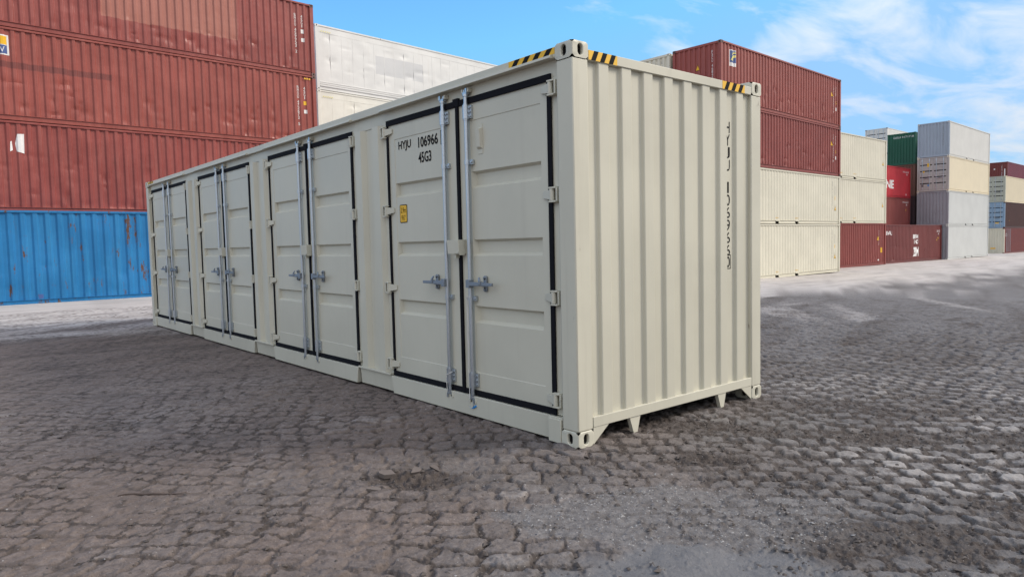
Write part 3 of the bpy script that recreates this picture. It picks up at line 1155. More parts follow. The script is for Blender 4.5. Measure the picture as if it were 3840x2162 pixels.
# ------------------------------------------------------------------ yard colours
OX = (0.250, 0.060, 0.050)
RED_A = paint('oxide_red_top', OX, 0.36, 0.10, 0.16, 0.12, 0.25, 0.9, (0.05, 0.02, 0.018), [(4.3, 9.0, 0.88, 2.9, (0.385, 0.165, 0.125), 0.72)], (0.34, 0.115, 0.10))
RED_B = paint('oxide_red_middle', (0.270, 0.066, 0.052), 0.34, 0.10, 0.16, 0.2, 0.4, 0.9, (0.06, 0.025, 0.02), [(1.0, 4.55, 1.62, 1.84, (0.15, 0.045, 0.04), 0.75)], (0.36, 0.125, 0.10))
RED_C = paint('oxide_red_lower', (0.250, 0.056, 0.047), 0.38, 0.12, 0.22, 0.2, 0.3, 0.9, (0.05, 0.02, 0.018), (), (0.34, 0.115, 0.095))
OXCAST = paint('grimy_casting', (0.13, 0.075, 0.065), 0.6, 0.2, 0.2, 0.5)
BLUE = paint('faded_blue', (0.012, 0.152, 0.365), 0.45, 0.10, 0.25, 1.0, 0.35, 0.4, (0.03, 0.055, 0.075), (), (0.035, 0.235, 0.46))
REEF = paint('grimy_reefer_white', (0.66, 0.655, 0.635), 0.32, 0.05, 0.16, 0.25, 0.0, 0.25, (0.42, 0.36, 0.26), [(3.2, 6.1, 1.15, 2.05, (0.50, 0.505, 0.515), 0.65)])
REEF2 = paint('stained_reefer_cream', (0.70, 0.68, 0.61), 0.34, 0.06, 0.25, 0.3, 0.0, 0.25, (0.45, 0.36, 0.24))
RED_D = paint('oxide_red_right', (0.255, 0.062, 0.050), 0.48, 0.06, 0.08, 0.1, 0.1, 0.4, (0.06, 0.025, 0.02), (), (0.31, 0.105, 0.088))
RED_E = paint('oxide_red_right_lower', (0.225, 0.052, 0.044), 0.48, 0.08, 0.12, 0.15, 0.2, 0.4, (0.05, 0.02, 0.018), (), (0.27, 0.082, 0.072))
DARKRED = paint('deep_maroon', (0.150, 0.033, 0.030), 0.45, 0.08, 0.12, 0.1, 0.1, 0.5)
SIGNAL = paint('signal_red', (0.46, 0.030, 0.040), 0.45, 0.10, 0.12, 0.1, 0.0, 0.5, (0.2, 0.03, 0.03))
BROWN = paint('rust_brown', (0.15, 0.058, 0.036), 0.5, 0.12, 0.2, 0.2)
CHOC = paint('dark_brown', (0.050, 0.016, 0.014), 0.5, 0.10, 0.1)
GREEN = paint('dark_green', (0.010, 0.085, 0.048), 0.45, 0.08, 0.1)
GREY = paint('light_grey', (0.53, 0.54, 0.525), 0.5, 0.04, 0.05, 0.05, 0, 0.3, (0.35, 0.33, 0.30))
WHT_SHADED = paint('off_white_shaded', (0.30, 0.355, 0.41), 0.5, 0.04, 0.06)  # end of the topmost white container, darkened in colour for shade
SLATE_SHADE = paint('slate_grey_shade', (0.26, 0.26, 0.29), 0.5, 0.06, 0.1)  # reefer castings; on the grey containers' ends, shade put into the colour
WHT = paint('off_white', (0.60, 0.595, 0.565), 0.5, 0.04, 0.06, 0.05, 0, 0.3, (0.4, 0.36, 0.3))
SAND = paint('warm_cream', (0.68, 0.60, 0.44), 0.5, 0.03, 0.05, 0.05, 0, 0.25, (0.42, 0.34, 0.24))
DOORSHADE_BEIGE = paint('beige_shaded_door', (0.38, 0.35, 0.33), 0.5, 0.06, 0.1)  # door end of the cream container, its shade put into the colour
DOORSHADE_SAGE = paint('sage_shaded_door', (0.38, 0.39, 0.33), 0.5, 0.06, 0.1)  # cream doors at the right edge, shade mixed into the colour
DOORBLUE = paint('pale_blue_door', (0.22, 0.32, 0.44), 0.5, 0.06, 0.1)
PURPLE = paint('plum_red', (0.15, 0.028, 0.050), 0.45, 0.1, 0.1)
LETTERGREY = plain('faint_print', (0.20, 0.20, 0.20), 0.6)

# ------------------------------------------------------------------ left: red stack, blue in front, white reefers
lx, ly, lyaw = -2.741, 23.654, 3.473
G1 = 'containers stacked at the left of the yard'
container('deep maroon container hidden at the foot of the red stack behind the blue container', lx, ly, -0.049, lyaw, HC, DARKRED, group=G1)
rC, wC = container('oxide red container standing directly above the top of the blue container', lx, ly, -0.049 + HC, lyaw, HC, RED_C, dents=50, seed=11, sharp=SIDE_S, rows=44, cast_mat=OXCAST, group=G1, dent_z=(0.05, 1.8))
rB, wB = container('oxide red container in the middle of the red stack, with black stains on its wall', lx, ly, -0.049 + 2 * HC, lyaw, HC, RED_B, dents=60, seed=12, sharp=SIDE_S, rows=44, cast_mat=OXCAST, group=G1)
rA, wA = container('topmost oxide red container of the left stack, with a paler painted-over patch', lx, ly, -0.049 + 3 * HC, lyaw, HC, RED_A, dents=55, seed=13, sharp=SIDE_S, rows=44, cast_mat=OXCAST, group=G1, dent_z=(0.05, 0.9))
for w_, num in ((wA, 'BMOU 459953'), (wB, 'BMOU 472672')):
    words_down(w_, num, 0.115, 0.075, 0.128, WHITE, 11.355, 2.42, SIDE_S)
    decal(w_, stack_text('45G1', 0.115, 0.075, 0.128), WHITE, 11.645, 2.40, SIDE_S)
    decal(w_, quad_mesh(0.115, 0.16), WHITE if w_ is wA else YELLOW, 11.630, 1.66, SIDE_S, 'sticker')
    decal(w_, quad_mesh(0.125, 0.15), WHITE, 11.635, 1.32, SIDE_S, 'sticker')
    decal(w_, stack_text('2' if w_ is wA else '5', 0.115, 0.075, 0.128), WHITE, 11.36, 0.96 if w_ is wA else 0.93, SIDE_S)
for k in range(3):
    decal(wB, quad_mesh(0.07, 0.06), YELLOW, 11.66 + 0.10 * k, 2.70, None, 'sticker', 0.03)
decal(wB, quad_mesh(0.75, 0.62), WHITE, 0.92, 2.02, SIDE_S, 'sticker')
decal(wB, quad_mesh(0.66, 0.26), YELLOW, 0.96, 2.34, SIDE_S, 'sticker', 0.007)
decal(wB, quad_mesh(0.66, 0.26), LOGOBLUE, 0.96, 2.06, SIDE_S, 'sticker', 0.007)
decal(wB, text_mesh('V', 0.17, 0.13), WHITE, 1.42, 2.10, SIDE_S, lift=0.010)
decal(wC, poly_mesh([(0, 0.05), (0.2, 0.0), (0.22, 0.62), (0.03, 0.60), (-0.03, 0.3)]), WHITE, 1.70, 1.88, SIDE_S, 'sticker')
decal(wC, poly_mesh([(0, 0.0), (0.08, 0.05), (0.06, 0.34), (0.02, 0.3)]), WHITE, 1.52, 1.92, SIDE_S, 'sticker')

rBl, wBl = container('bright blue rust-spotted container on the ground in front of the red stack', -6.3, 22.19, -0.045, 1.0, HC, BLUE, dents=40, seed=14, sharp=SIDE_B, rows=40, group=G1, amp=0.025)
decal(wBl, quad_mesh(0.13, 0.13), LOGOBLUE, 5.43, 0.20, SIDE_B, 'sticker')

rx_, ry_, ryaw = 10.483, 26.565, 5.478
for k, (mt, lab) in enumerate(((REEF2, 'lowest white reefer of the stack behind the red containers'),
                               (REEF, 'second white reefer from the ground behind the red containers'),
                               (REEF2, 'cream stained smooth-sided reefer directly under the dented white one'),
                               (REEF, 'dented white smooth-sided reefer on top, with a grey painted-over patch'))):
    r_, w_ = container(lab, rx_, ry_, -0.042 + k * HC, ryaw, HC, mt, dents=70 if k > 1 else 0, seed=20 + k, rows=50, reefer=True, group='white reefers behind the red stack', dent_z=(0.1, 2.3), amp=0.035)
    if k > 1:
        for q in range(5):
            decal(w_, poly_mesh([(0, 0), (0.04, 0), (0.07, 0.06), (0.03, 0.06)]), LOGOYEL, 0.28 + 0.11 * q, HC - 0.32, None, 'sticker', 0.03)

# ------------------------------------------------------------------ right: big stack
bx_, by_, byaw = 22.916, 13.934, 2.72
G2 = 'containers stacked at the right of the yard'
big = []
for k, (mt, lab) in enumerate(((CREAM2, 'cream container on the ground at the foot of the four-high right stack'),
                               (CREAM2, 'cream container second from the ground, under the two oxide red ones'),
                               (RED_E, 'oxide red container between the cream ones and the topmost red one on the right'),
                               (RED_D, 'topmost oxide red container of the right stack, with a blue and yellow logo plate'))):
    big.append(container(lab, bx_, by_, -0.41 + k * STD, byaw, STD, mt, pockets=k < 2, dents=(0, 0, 45, 40)[k], seed=30 + k, rows=36, sharp=SIDE_S if k > 1 else SIDE_C,
                         cast_mat=OXCAST if k > 1 else None, group=G2, dent_z=(0.05, 1.1)))
for k in (2, 3):
    w_ = big[k][1]
    words_down(w_, 'FSCU 468456 8', 0.105, 0.06, 0.12, WHITE, 11.36, 2.20, SIDE_S)
    decal(w_, stack_text('42G1', 0.105, 0.06, 0.12), WHITE, 11.63, 2.15, SIDE_S)
    decal(w_, stack_text('S', 0.16, 0.10, 0.12), YELLOW, 11.63, 1.38, SIDE_S)
    decal(w_, quad_mesh(0.10, 0.18), WHITE, 11.63, 0.88, SIDE_S, 'sticker')
    tri_sticker(w_, 11.03, 1.60, 0.20, SIDE_S)
for k in (0, 1):
    w_ = big[k][1]
    words_down(w_, 'GSTU 710455 3', 0.11, 0.05, 0.125, LETTERGREY, 11.20, 2.30, SIDE_C)
    decal(w_, stack_text('42G1', 0.11, 0.05, 0.125), LETTERGREY, 11.52, 2.05, SIDE_C)
    decal(w_, quad_mesh(0.09, 0.20), YELLOW, 11.52, 1.30, SIDE_C, 'sticker')
    tri_sticker(w_, 11.49, 0.76, 0.22, SIDE_C)
    for qx in (L40 / 2 - 1.2, L40 / 2 + 0.85):
        decal(w_, text_mesh('EMPTY', 0.05, 0.34), YELLOW, qx, 0.26, SIDE_C)
ew = end_space(big[3][0], STD)
words_down(ew, 'FSCU 468456 8', 0.115, 0.07, 0.128, WHITE, 1.945, 2.24, ENDP)
tri_sticker(ew, 1.17, 1.52, 0.20, ENDP)
wt = big[3][1]
decal(wt, quad_mesh(0.52, 0.70), WHITE, 0.78, 1.62, SIDE_S, 'sticker')
lg = decal(wt, quad_mesh(0.44, 0.50), LOGOBLUE, 0.82, 1.78, SIDE_S, 'sticker', 0.008)
arc1 = [(0.03 + 0.37 * math.sin(t) * 1.0, 0.10 + 0.33 * (1 - math.cos(t))) for t in np.linspace(0, 1.45, 8)]
decal(wt, poly_mesh([(0.04, 0.10), (0.12, 0.24), (0.25, 0.32), (0.42, 0.34), (0.42, 0.24), (0.29, 0.22), (0.19, 0.15), (0.14, 0.06)]), LOGOYEL, 0.82, 1.78, SIDE_S, 'sticker', 0.012)
decal(wt, poly_mesh([(0.10, 0.34), (0.24, 0.44), (0.42, 0.46), (0.42, 0.40), (0.26, 0.38), (0.14, 0.31)]), LOGOYEL, 0.82, 1.78, SIDE_S, 'sticker', 0.012)

# cream stack standing behind the big one: only its uppermost end shows
c0, s0 = math.cos(rad(byaw)), math.sin(rad(byaw))
for k in range(4):
    r_, w_ = container(('cream container at the foot of the stack hidden behind the right red stack', 'second cream container of the stack hidden behind the right red stack',
                        'third cream container of the stack hidden behind the right red stack', 'pale cream container whose end shows just left of the topmost right red one')[k],
                       bx_ - 2.56 * s0 - 0.05, by_ + 2.56 * c0, -0.41 + k * STD - 0.05, byaw, STD, CREAM2, group=G2)
    if k == 3:
        e_ = end_space(r_, STD)
        decal(e_, stack_text('UE', 0.14, 0.09, 0.25), LETTERGREY, 1.94, 2.36, ENDP)

# ------------------------------------------------------------------ right: cream column and its red foot
for k, (mt, lab) in enumerate(((RED_E, 'oxide red container on the ground under the two cream ones'),
                               (CREAM2, 'lower of the two cream containers standing on a red one'),
                               (CREAM2, 'upper of the two cream containers, below the white reefer and beside the dark green end'))):
    r_, w_ = container(lab, 36.8, 17.53, -0.52 + k * HC, 1.0, HC, mt, pockets=k > 0, dents=30 if k == 0 else 0, seed=40 + k, rows=30, sharp=SIDE_C if k else SIDE_S, group=G2)
    if k:
        tri_sticker(w_, 11.5, 1.15, 0.24, SIDE_C)
        decal(w_, quad_mesh(0.07, 0.22), YELLOW, 11.56, 1.72, SIDE_C, 'sticker')
        for qx in (L40 / 2 - 1.2, L40 / 2 + 0.85):
            decal(w_, text_mesh('EMPTY', 0.06, 0.42), YELLOW, qx, 0.30, SIDE_C)
    else:
        words_down(w_, 'FSCU 465', 0.10, 0.06, 0.14, WHITE, 11.10, 2.4, SIDE_S)
        decal(w_, stack_text('42G1', 0.10, 0.06, 0.14), WHITE, 11.55, 2.2, SIDE_S)
        decal(w_, quad_mesh(0.30, 0.36), YELLOW, 11.4, 0.85, SIDE_S, 'sticker')
        tri_sticker(w_, 10.80, 1.72, 0.24, SIDE_S)
        decal(w_, quad_mesh(0.26, 0.10), WHITE, 10.9, 0.30, SIDE_S, 'sticker')

# ------------------------------------------------------------------ right: dark red container with white lettering
r_, w_ = container('dark red container with large white lettering standing alone before the grey stack', 50.3, 18.42, -0.58, 1.4, HC, DARKRED, dents=20, seed=50, rows=24, group=G2)
decal(w_, text_mesh('IAAU', 0.30, 1.10, 0.02), WHITE, 0.55, 2.12, SIDE)
decal(w_, text_mesh('MAX', 0.34, 1.15, 0.03), WHITE, 5.85, 1.80, SIDE)
decal(w_, text_mesh('140', 0.32, 0.85, 0.03), WHITE, 6.05, 1.40, SIDE)
decal(w_, text_mesh('ZIM', 0.72, 1.15, 0.06), WHITE, 5.85, 0.42, SIDE)
decal(w_, text_mesh('GLDU 5', 0.17, 0.80), WHITE, 11.0, 2.30, SIDE)
decal(w_, text_mesh('4 0', 0.15, 0.3), WHITE, 11.25, 2.08, SIDE)
tri_sticker(w_, 11.05, 1.60, 0.14, SIDE)
tri_sticker(w_, 11.35, 1.75, 0.14, SIDE)

# ------------------------------------------------------------------ right: signal red pair behind
for k, (mt, lab) in enumerate(((BROWN, 'rust brown container hidden at the foot of the bright red pair'),
                               (RED_E, 'faded red container under the bright red one with white NE letters'),
                               (SIGNAL, 'bright red container with big white letters, left of the grey stack'))):
    r_, w_ = container(lab, 50.72, 21.10, -0.48 + k * STD, 1.3, STD, mt, group=G2)
    if k == 2:
        decal(w_, text_mesh('ONE', 0.72, 2.9, 0.035), WHITE, 5.72, 0.72, SIDE)
    if k:
        decal(w_, text_mesh('MOAU 06735', 0.13, 1.2), WHITE, 10.6, 2.16, SIDE)
        decal(w_, text_mesh('45', 0.13, 0.3), WHITE, 11.2, 1.95, SIDE)
        decal(w_, quad_mesh(0.16, 0.16), YELLOW if k == 1 else WHITE, 11.2, 1.50 if k == 1 else 0.22, SIDE, 'sticker')

# ------------------------------------------------------------------ right: green and brown ends
for k, (mt, lab) in enumerate(((CHOC, 'dark container at the foot of the green-topped stack, hidden behind the white ones'),
                               (CHOC, 'dark container second from the ground under the brown and green ones'),
                               (BROWN, 'rust brown container end just below the dark green one'),
                               (GREEN, 'dark green container end with a row of white characters along its top'))):
    r_, w_ = container(lab, 66.1, 22.2, -0.72 + k * HC, 1.0, HC, mt, group=G2)
    if k == 3:
        e_ = end_space(r_, HC)
        decal(e_, text_mesh('GESU 4171718', 0.17, 1.75), WHITE, 0.50, 2.45, ENDP)

# ------------------------------------------------------------------ right: grey and white stack
wx, wy, wyaw = 62.685, 18.322, 2.62
for k, (sm_, em_, en, lab) in enumerate(((GREY, SLATE_SHADE, 'corr', 'pale grey smooth-looking container on the ground at the foot of the four-high white stack'),
                                         (GREY, SLATE_SHADE, 'corr', 'pale grey container with shade coloured into its corrugated end, second from the ground in the white stack'),
                                         (SAND, DOORSHADE_BEIGE, GALV, 'cream container with its double-door end coloured as shaded, third from the ground in the white stack'),
                                         (WHT, WHT_SHADED, 'corr', 'off-white container with a corrugated end coloured as shaded on top of the white stack'))):
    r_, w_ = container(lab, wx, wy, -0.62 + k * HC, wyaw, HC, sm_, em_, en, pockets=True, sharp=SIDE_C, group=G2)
    if en == 'corr' and k:
        e_ = end_space(r_, HC)
        words_down(e_, 'GESU 417171 0', 0.12, 0.07, 0.135, LETTERGREY, 1.92, 2.55, ENDP)
    if en != 'corr':
        dl = [q for q in r_.children if q.name.startswith('door') and 'gasket' not in q.name]
        decal(dl[0], quad_mesh(0.22, 0.30), YELLOW, 0.62, 2.10, None, 'sticker')
        decal(dl[0], poly_mesh([(0, 0.14), (0.11, 0), (0.22, 0.14)]), YELLOW, 0.25, 1.60, None, 'sticker')
        decal(dl[0], quad_mesh(0.16, 0.22), CHOC, 0.18, 0.42, None, 'sticker')
        decal(dl[0], quad_mesh(0.12, 0.14), SEALBLUE, 0.66, 0.46, None, 'sticker')
        for q, zz_ in enumerate((2.38, 2.22, 2.0, 1.72, 1.40, 1.16)):
            decal(dl[1], text_mesh(('GESU 417', '45G1', 'MAX WT', 'TARE', 'NET', 'CU CAP')[q], 0.08, (0.4, 0.2, 0.5, 0.3, 0.45, 0.5)[q]), LETTERGREY, 0.48, zz_, None)

# ------------------------------------------------------------------ far right stacks
for k, (sm_, em_, en, lab) in enumerate(((DARKRED, CREAM2, 'corr', 'maroon container with a cream corrugated end on the ground at the right edge'),
                                         (CHOC, DOORBLUE, GALV, 'dark brown container with a pale blue door end at the right edge'),
                                         (SAND, DOORSHADE_SAGE, GALV, 'cream container with a door end coloured as shaded, topmost of the three at the right edge'))):
    r_, w_ = container(lab, 89.5, 21.5, -0.80 + k * HC, 2.4, HC, sm_, em_, en, group='containers at the far right of the yard')
    if k == 0:
        decal(w_, text_mesh('DAISA', 0.14, 0.9), WHITE, 0.5, 2.15, SIDE)
        decal(w_, text_mesh('FREIGHT', 0.14, 0.9), WHITE, 0.5, 1.95, SIDE)
        e_ = end_space(r_, HC)
        decal(e_, quad_mesh(0.5, 0.14), YELLOW, 1.1, 0.55, ENDP, 'sticker')
        bar = MB()
        for q in (0.95, 1.45, 1.95, 2.5):
            bar.cyl((q, -0.03, 0.2), (q, -0.03, 2.8), 0.02, 8)
        link('lock_rod', bar.mesh('lock_rod'), GALV, w_)
    if k == 1:
        decal(w_, poly_mesh([(0, 0), (0.2, 0), (0.1, 0.22)]), YELLOW, 2.0, 0.75, SIDE, 'sticker')
        dl = [q for q in r_.children if q.name.startswith('door') and 'gasket' not in q.name]
        decal(dl[1], quad_mesh(0.34, 0.12), YELLOW, 0.3, 0.5, None, 'sticker')
        decal(dl[1], text_mesh('TEXU 417', 0.10, 0.5), LETTERGREY, 0.4, 2.4, None)
    if k == 2:
        dl = [q for q in r_.children if q.name.startswith('door') and 'gasket' not in q.name]
        decal(dl[1], text_mesh('TEXU 562', 0.10, 0.5), LETTERGREY, 0.4, 2.4, None)
for k in range(4):
    r_, w_ = container(('plum red container at the foot of the farthest stack on the right', 'second plum red container of the farthest stack on the right',
                        'third plum red container of the farthest stack on the right', 'plum red container rising behind the cream one at the right edge')[k],
                       104, 25.2, -0.9 + k * HC, 2.4, HC, PURPLE, DARKRED if k == 3 else None, group='containers at the far right of the yard')
    if k == 3:
        e_ = end_space(r_, HC)
        words_down(e_, 'TEXU 41717', 0.16, 0.09, 0.19, WHITE, 1.75, 2.5, ENDP)
        decal(e_, quad_mesh(0.12, 0.9), WHITE, 2.05, 1.1, ENDP, 'sticker')
        decal(e_, quad_mesh(0.16, 0.16), WHITE, 0.9, 1.95, ENDP, 'sticker')
for k in range(5):
    container(('lowest white reefer of the tall stack behind the cream column', 'second white reefer of the tall stack behind the cream column', 'third white reefer of the tall stack behind the cream column',
               'fourth white reefer of the tall stack behind the cream column', 'white reefer with a dark corner post peeping over the upper cream container')[k],
              81.3, 30.8, -0.7 + k * HC, 1.5, HC, WHT, WHT, GALV if k == 4 else 'corr', reefer=True, frame_mat=WHT, cast_mat=SLATE_SHADE, group=G2)

# ------------------------------------------------------------------ the side-opening container in front
MAIN = thing('shipping_container', 'cream open-side container with four double doors standing alone on the mud', 'container')
H, LM, WM = HC, L40, W40
for px in (0.0, WM - 0.162):
    for py in (0.0, LM - 0.178):
        for pz in (0.0, H - 0.118):
            link('corner_casting', CASTM, CREAM_POST, MAIN, (px, py, pz), None, 0.006)
for px in (0.004, WM - 0.160):
    for py in (0.004, LM - 0.168):
        link('corner_post', cached(('mpost',), lambda: MB().box(0, 0.156, 0, 0.164, 0.1185, H - 0.1185).mesh('corner_post')), CREAM_POST, MAIN, (px, py, 0), None, 0.010)

BAYS = [0.266 + 3.0947 * k for k in range(4)]
BW = 2.37
# top rail, header, roof
link('top_side_rail', MB().box(0.010, 0.10, 0.180, LM - 0.180, 2.808, 2.884).mesh('top_side_rail'), CREAM, MAIN, None, None, 0.004)
for k, b in enumerate(BAYS):
    link('drip_lip', MB().prism([(-0.022, 2.806), (0.0095, 2.806), (0.0095, 2.832), (-0.018, 2.826)], 1, b - 0.06, b + BW + 0.05).mesh('drip_lip'), CREAM, MAIN, None, None, 0.002)
link('header', MB().box(0.052, 0.098, 0.170, LM - 0.170, 2.690, 2.8075).mesh('header'), CREAM, MAIN)
link('roof', MB().box(0.10, WM - 0.08, 0.05, LM - 0.05, 2.845, 2.862).mesh('roof'), CREAM, MAIN)
# jambs beside the posts and pressed pillars between the bays
for a, b in ((0.170, BAYS[0] - 0.004), (BAYS[3] + BW + 0.004, LM - 0.170)):
    link('door_jamb', MB().box(0.052, 0.12, a, b, 0.20, 2.689).mesh('door_jamb'), CREAM, MAIN)
for k in range(3):
    a, b = BAYS[k] + BW + 0.004, BAYS[k + 1] - 0.004
    w = b - a
    xs = [(0, 0.052), (0.075, 0.052), (0.115, 0.012), (0.235, 0.012), (0.275, 0.060), (w - 0.275, 0.060), (w - 0.235, 0.012), (w - 0.115, 0.012), (w - 0.075, 0.052), (w, 0.052)]
    mb = MB()
    for (u0, d0), (u1, d1) in zip(xs[:-1], xs[1:]):
        mb.add([(d0, a + u0, 0.215), (d1, a + u1, 0.215), (d1, a + u1, 2.689), (d0, a + u0, 2.689)], [(0, 1, 2, 3)])
    link('pillar', mb.mesh('pillar'), CREAM, MAIN, None, None, 0.0)
    link('pillar_foot', MB().box(0.004, 0.10, a + 0.02, b - 0.02, 0.198, 0.2145).mesh('pillar_foot'), CREAM, MAIN, None, None, 0.002)
    # recessed rail below the pillar with sloping gussets
    link('bottom_side_rail', MB().hexa([(0.045, a + 0.03, 0.03), (0.14, a + 0.03, 0.03), (0.14, b - 0.03, 0.03), (0.045, b - 0.03, 0.03),
                                        (0.030, a + 0.03, 0.1975), (0.14, a + 0.03, 0.1975), (0.14, b - 0.03, 0.1975), (0.030, b - 0.03, 0.1975)]).mesh('bottom_side_rail'), CREAM, MAIN)
# sills under the doors
for k, b in enumerate(BAYS):
    y0 = b - 0.01 if k else 0.181
    y1 = b + BW + 0.01 if k < 3 else LM - 0.181
    o_ = 0.035
    link('sill', MB().hexa([(0.014, y0 + (o_ if k else 0), 0.022), (0.14, y0 + (o_ if k else 0), 0.022), (0.14, y1 - (o_ if k < 3 else 0), 0.022), (0.014, y1 - (o_ if k < 3 else 0), 0.022),
                            (0.014, y0, 0.193), (0.14, y0, 0.193), (0.14, y1, 0.193), (0.014, y1, 0.193)]).mesh('sill'), CREAM, MAIN, None, None, 0.003)
for yy_ in (0.178, LM - 0.31):
    link('cover_plate', MB().box(-0.004, 0.0135, yy_ + 0.002, yy_ + 0.135, 0.006, 0.182).mesh('cover_plate'), CREAM, MAIN, None, None, 0.003)

# ---- one bay of doors, local frame: y from the bay's near edge
PZ0, PZ1 = 0.395, 2.525
BANDS = [(0.822, 0.968), (1.392, 1.530), (1.960, 2.100)]


def main_leaf(mirror):
    """leaf outside towards -X at x=0.050; near leaf spans y 0..BW/2; the far one is its mirror"""
    mb = MB()
    w = BW / 2 - 0.006
    y0, y1 = 0.0, w
    p0, p1 = 0.129, w - 0.175
    z0, z1 = 0.200, 2.714
    X0, X1, X2 = 0.050, 0.0545, 0.090

    def q(a, b, c, d):
        mb.add([a, b, c, d], [(0, 1, 2, 3)])
    # frame
    q((X0, y0, z0), (X0, y1, z0), (X0, y1, PZ0), (X0, y0, PZ0))
    q((X0, y0, PZ1), (X0, y1, PZ1), (X0, y1, z1), (X0, y0, z1))
    q((X0, y0, PZ0), (X0, p0, PZ0), (X0, p0, PZ1), (X0, y0, PZ1))
    q((X0, p1, PZ0), (X0, y1, PZ0), (X0, y1, PZ1), (X0, p1, PZ1))
    e = 0.004
    # step to the panel
    ring0 = [(X0, p0, PZ0), (X0, p1, PZ0), (X0, p1, PZ1), (X0, p0, PZ1)]
    ring1 = [(X1, p0 + e, PZ0 + e), (X1, p1 - e, PZ0 + e), (X1, p1 - e, PZ1 - e), (X1, p0 + e, PZ1 - e)]
    for i in range(4):
        q(ring0[i], ring0[(i + 1) % 4], ring1[(i + 1) % 4], ring1[i])
    a, b = p0 + e, p1 - e
    zs = [PZ0 + e] + [z for bb in BANDS for z in bb] + [PZ1 - e]
    for k in range(0, len(zs), 2):
        q((X1, a, zs[k]), (X1, b, zs[k]), (X1, b, zs[k + 1]), (X1, a, zs[k + 1]))
    for lo, hi in BANDS:
        li, hi2, ai, bi = lo + 0.026, hi - 0.020, a + 0.018, b - 0.022
        o4 = [(X1, a, lo), (X1, b, lo), (X1, b, hi), (X1, a, hi)]
        i4 = [(X2, ai, li), (X2, bi, li), (X2, bi, hi2), (X2, ai, hi2)]
        for i in range(4):
            q(o4[i], o4[(i + 1) % 4], i4[(i + 1) % 4], i4[i])
        q(*i4)
    # rim and back
    mb.add([(X0, y0, z0), (X0, y1, z0), (X0, y1, z1), (X0, y0, z1), (0.098, y0, z0), (0.098, y1, z0), (0.098, y1, z1), (0.098, y0, z1)],
           [(0, 1, 5, 4), (1, 2, 6, 5), (2, 3, 7, 6), (3, 0, 4, 7), (4, 5, 6, 7)])
    if mirror:
        mb.v = [(x, BW - y, z) for x, y, z in mb.v]
        mb.f = [f[::-1] for f in mb.f]
    bm = bmesh.new()
    me = mb.mesh('door_leaf', False, 0)
    bm.from_mesh(me)
    bmesh.ops.remove_doubles(bm, verts=bm.verts, dist=1e-5)
    bmesh.ops.recalc_face_normals(bm, faces=bm.faces)
    bm.to_mesh(me)
    bm.free()
    return me


LEAF = [main_leaf(False), main_leaf(True)]


def M(fn, far):
    """mesh built in the near leaf's frame, mirrored for the far leaf"""
    mb = MB()
    fn(mb)
    if far:
        mb.v = [(x, BW - y, z) for x, y, z in mb.v]
    return mb


def gasket(mb, far):
    x0, x1 = 0.036, 0.0495
    w = BW / 2
    mb.prism([(0.000, 2.664), (w - 0.002, 2.664), (w - 0.002, 2.715), (0.000, 2.717)], 0, x0, x1)
    mb.prism([(0.000, 0.197), (w - 0.002, 0.197), (w - 0.002, 0.243), (0.000, 0.246)], 0, x0, x1)
    mb.box(x0, x1, 0.000, 0.042 if not far else 0.030, 0.2465, 2.6635)
    if not far:
        mb.box(x0 - 0.004, x1, w - 0.030, w + 0.006, 0.200, 2.7155)
        mb.box(x0 - 0.007, x1 - 0.001, w - 0.045, w + 0.035, 2.668, 2.733)


GASK = [M(lambda b: gasket(b, False), False).mesh('door_gasket'), M(lambda b: gasket(b, True), True).mesh('door_gasket')]
ROD_Y, ROD_X = BW / 2 - 0.170, 0.018


def rod(mb):
    mb.cyl((ROD_X, ROD_Y, 0.20), (ROD_X, ROD_Y, 2.72), 0.0175, 14)


def cam_end(mb, z, up):
    s = 1 if up else -1
    mb.cyl((ROD_X, ROD_Y, z - 0.028 * s), (ROD_X, ROD_Y, z - 0.010 * s), 0.024, 12)
    mb.box(ROD_X - 0.012, ROD_X + 0.020, ROD_Y - 0.030, ROD_Y + 0.030, min(z - 0.010 * s, z + 0.008 * s), max(z - 0.010 * s, z + 0.008 * s))
    mb.box(ROD_X - 0.016, ROD_X + 0.004, ROD_Y - 0.034, ROD_Y - 0.014, min(z, z + 0.036 * s), max(z, z + 0.036 * s))
    mb.box(ROD_X - 0.004, ROD_X + 0.020, ROD_Y + 0.010, ROD_Y + 0.026, min(z, z + 0.030 * s), max(z, z + 0.030 * s))


def keeper(mb, z, up):
    s = 1 if up else -1
    a, b = min(z, z + 0.034 * s), max(z, z + 0.034 * s)
    mb.box(0.006, 0.051, ROD_Y - 0.052, ROD_Y - 0.037, a, b)
    mb.box(0.008, 0.051, ROD_Y + 0.030, ROD_Y + 0.050, a, b)
    mb.box(0.022, 0.051, ROD_Y - 0.037, ROD_Y + 0.030, a + 0.008, b - 0.008)


def guide(mb, z0, z1, s):
    mb.cyl((ROD_X, ROD_Y, z0), (ROD_X, ROD_Y, z1), 0.029, 14)
    mb.cyl((ROD_X, ROD_Y, z0 - 0.012), (ROD_X, ROD_Y, z0), 0.022, 14)
    mb.cyl((ROD_X, ROD_Y, z1), (ROD_X, ROD_Y, z1 + 0.012), 0.022, 14)
    mb.box(0.030, 0.049, ROD_Y + s * 0.058 if s < 0 else ROD_Y, ROD_Y if s < 0 else ROD_Y + s * 0.058, z0 + 0.004, z1 - 0.004)
    for zz_ in (z0 + 0.022, (z0 + z1) / 2, z1 - 0.022):
        mb.cyl((0.018, ROD_Y + s * 0.043, zz_), (0.031, ROD_Y + s * 0.043, zz_), 0.009, 8)


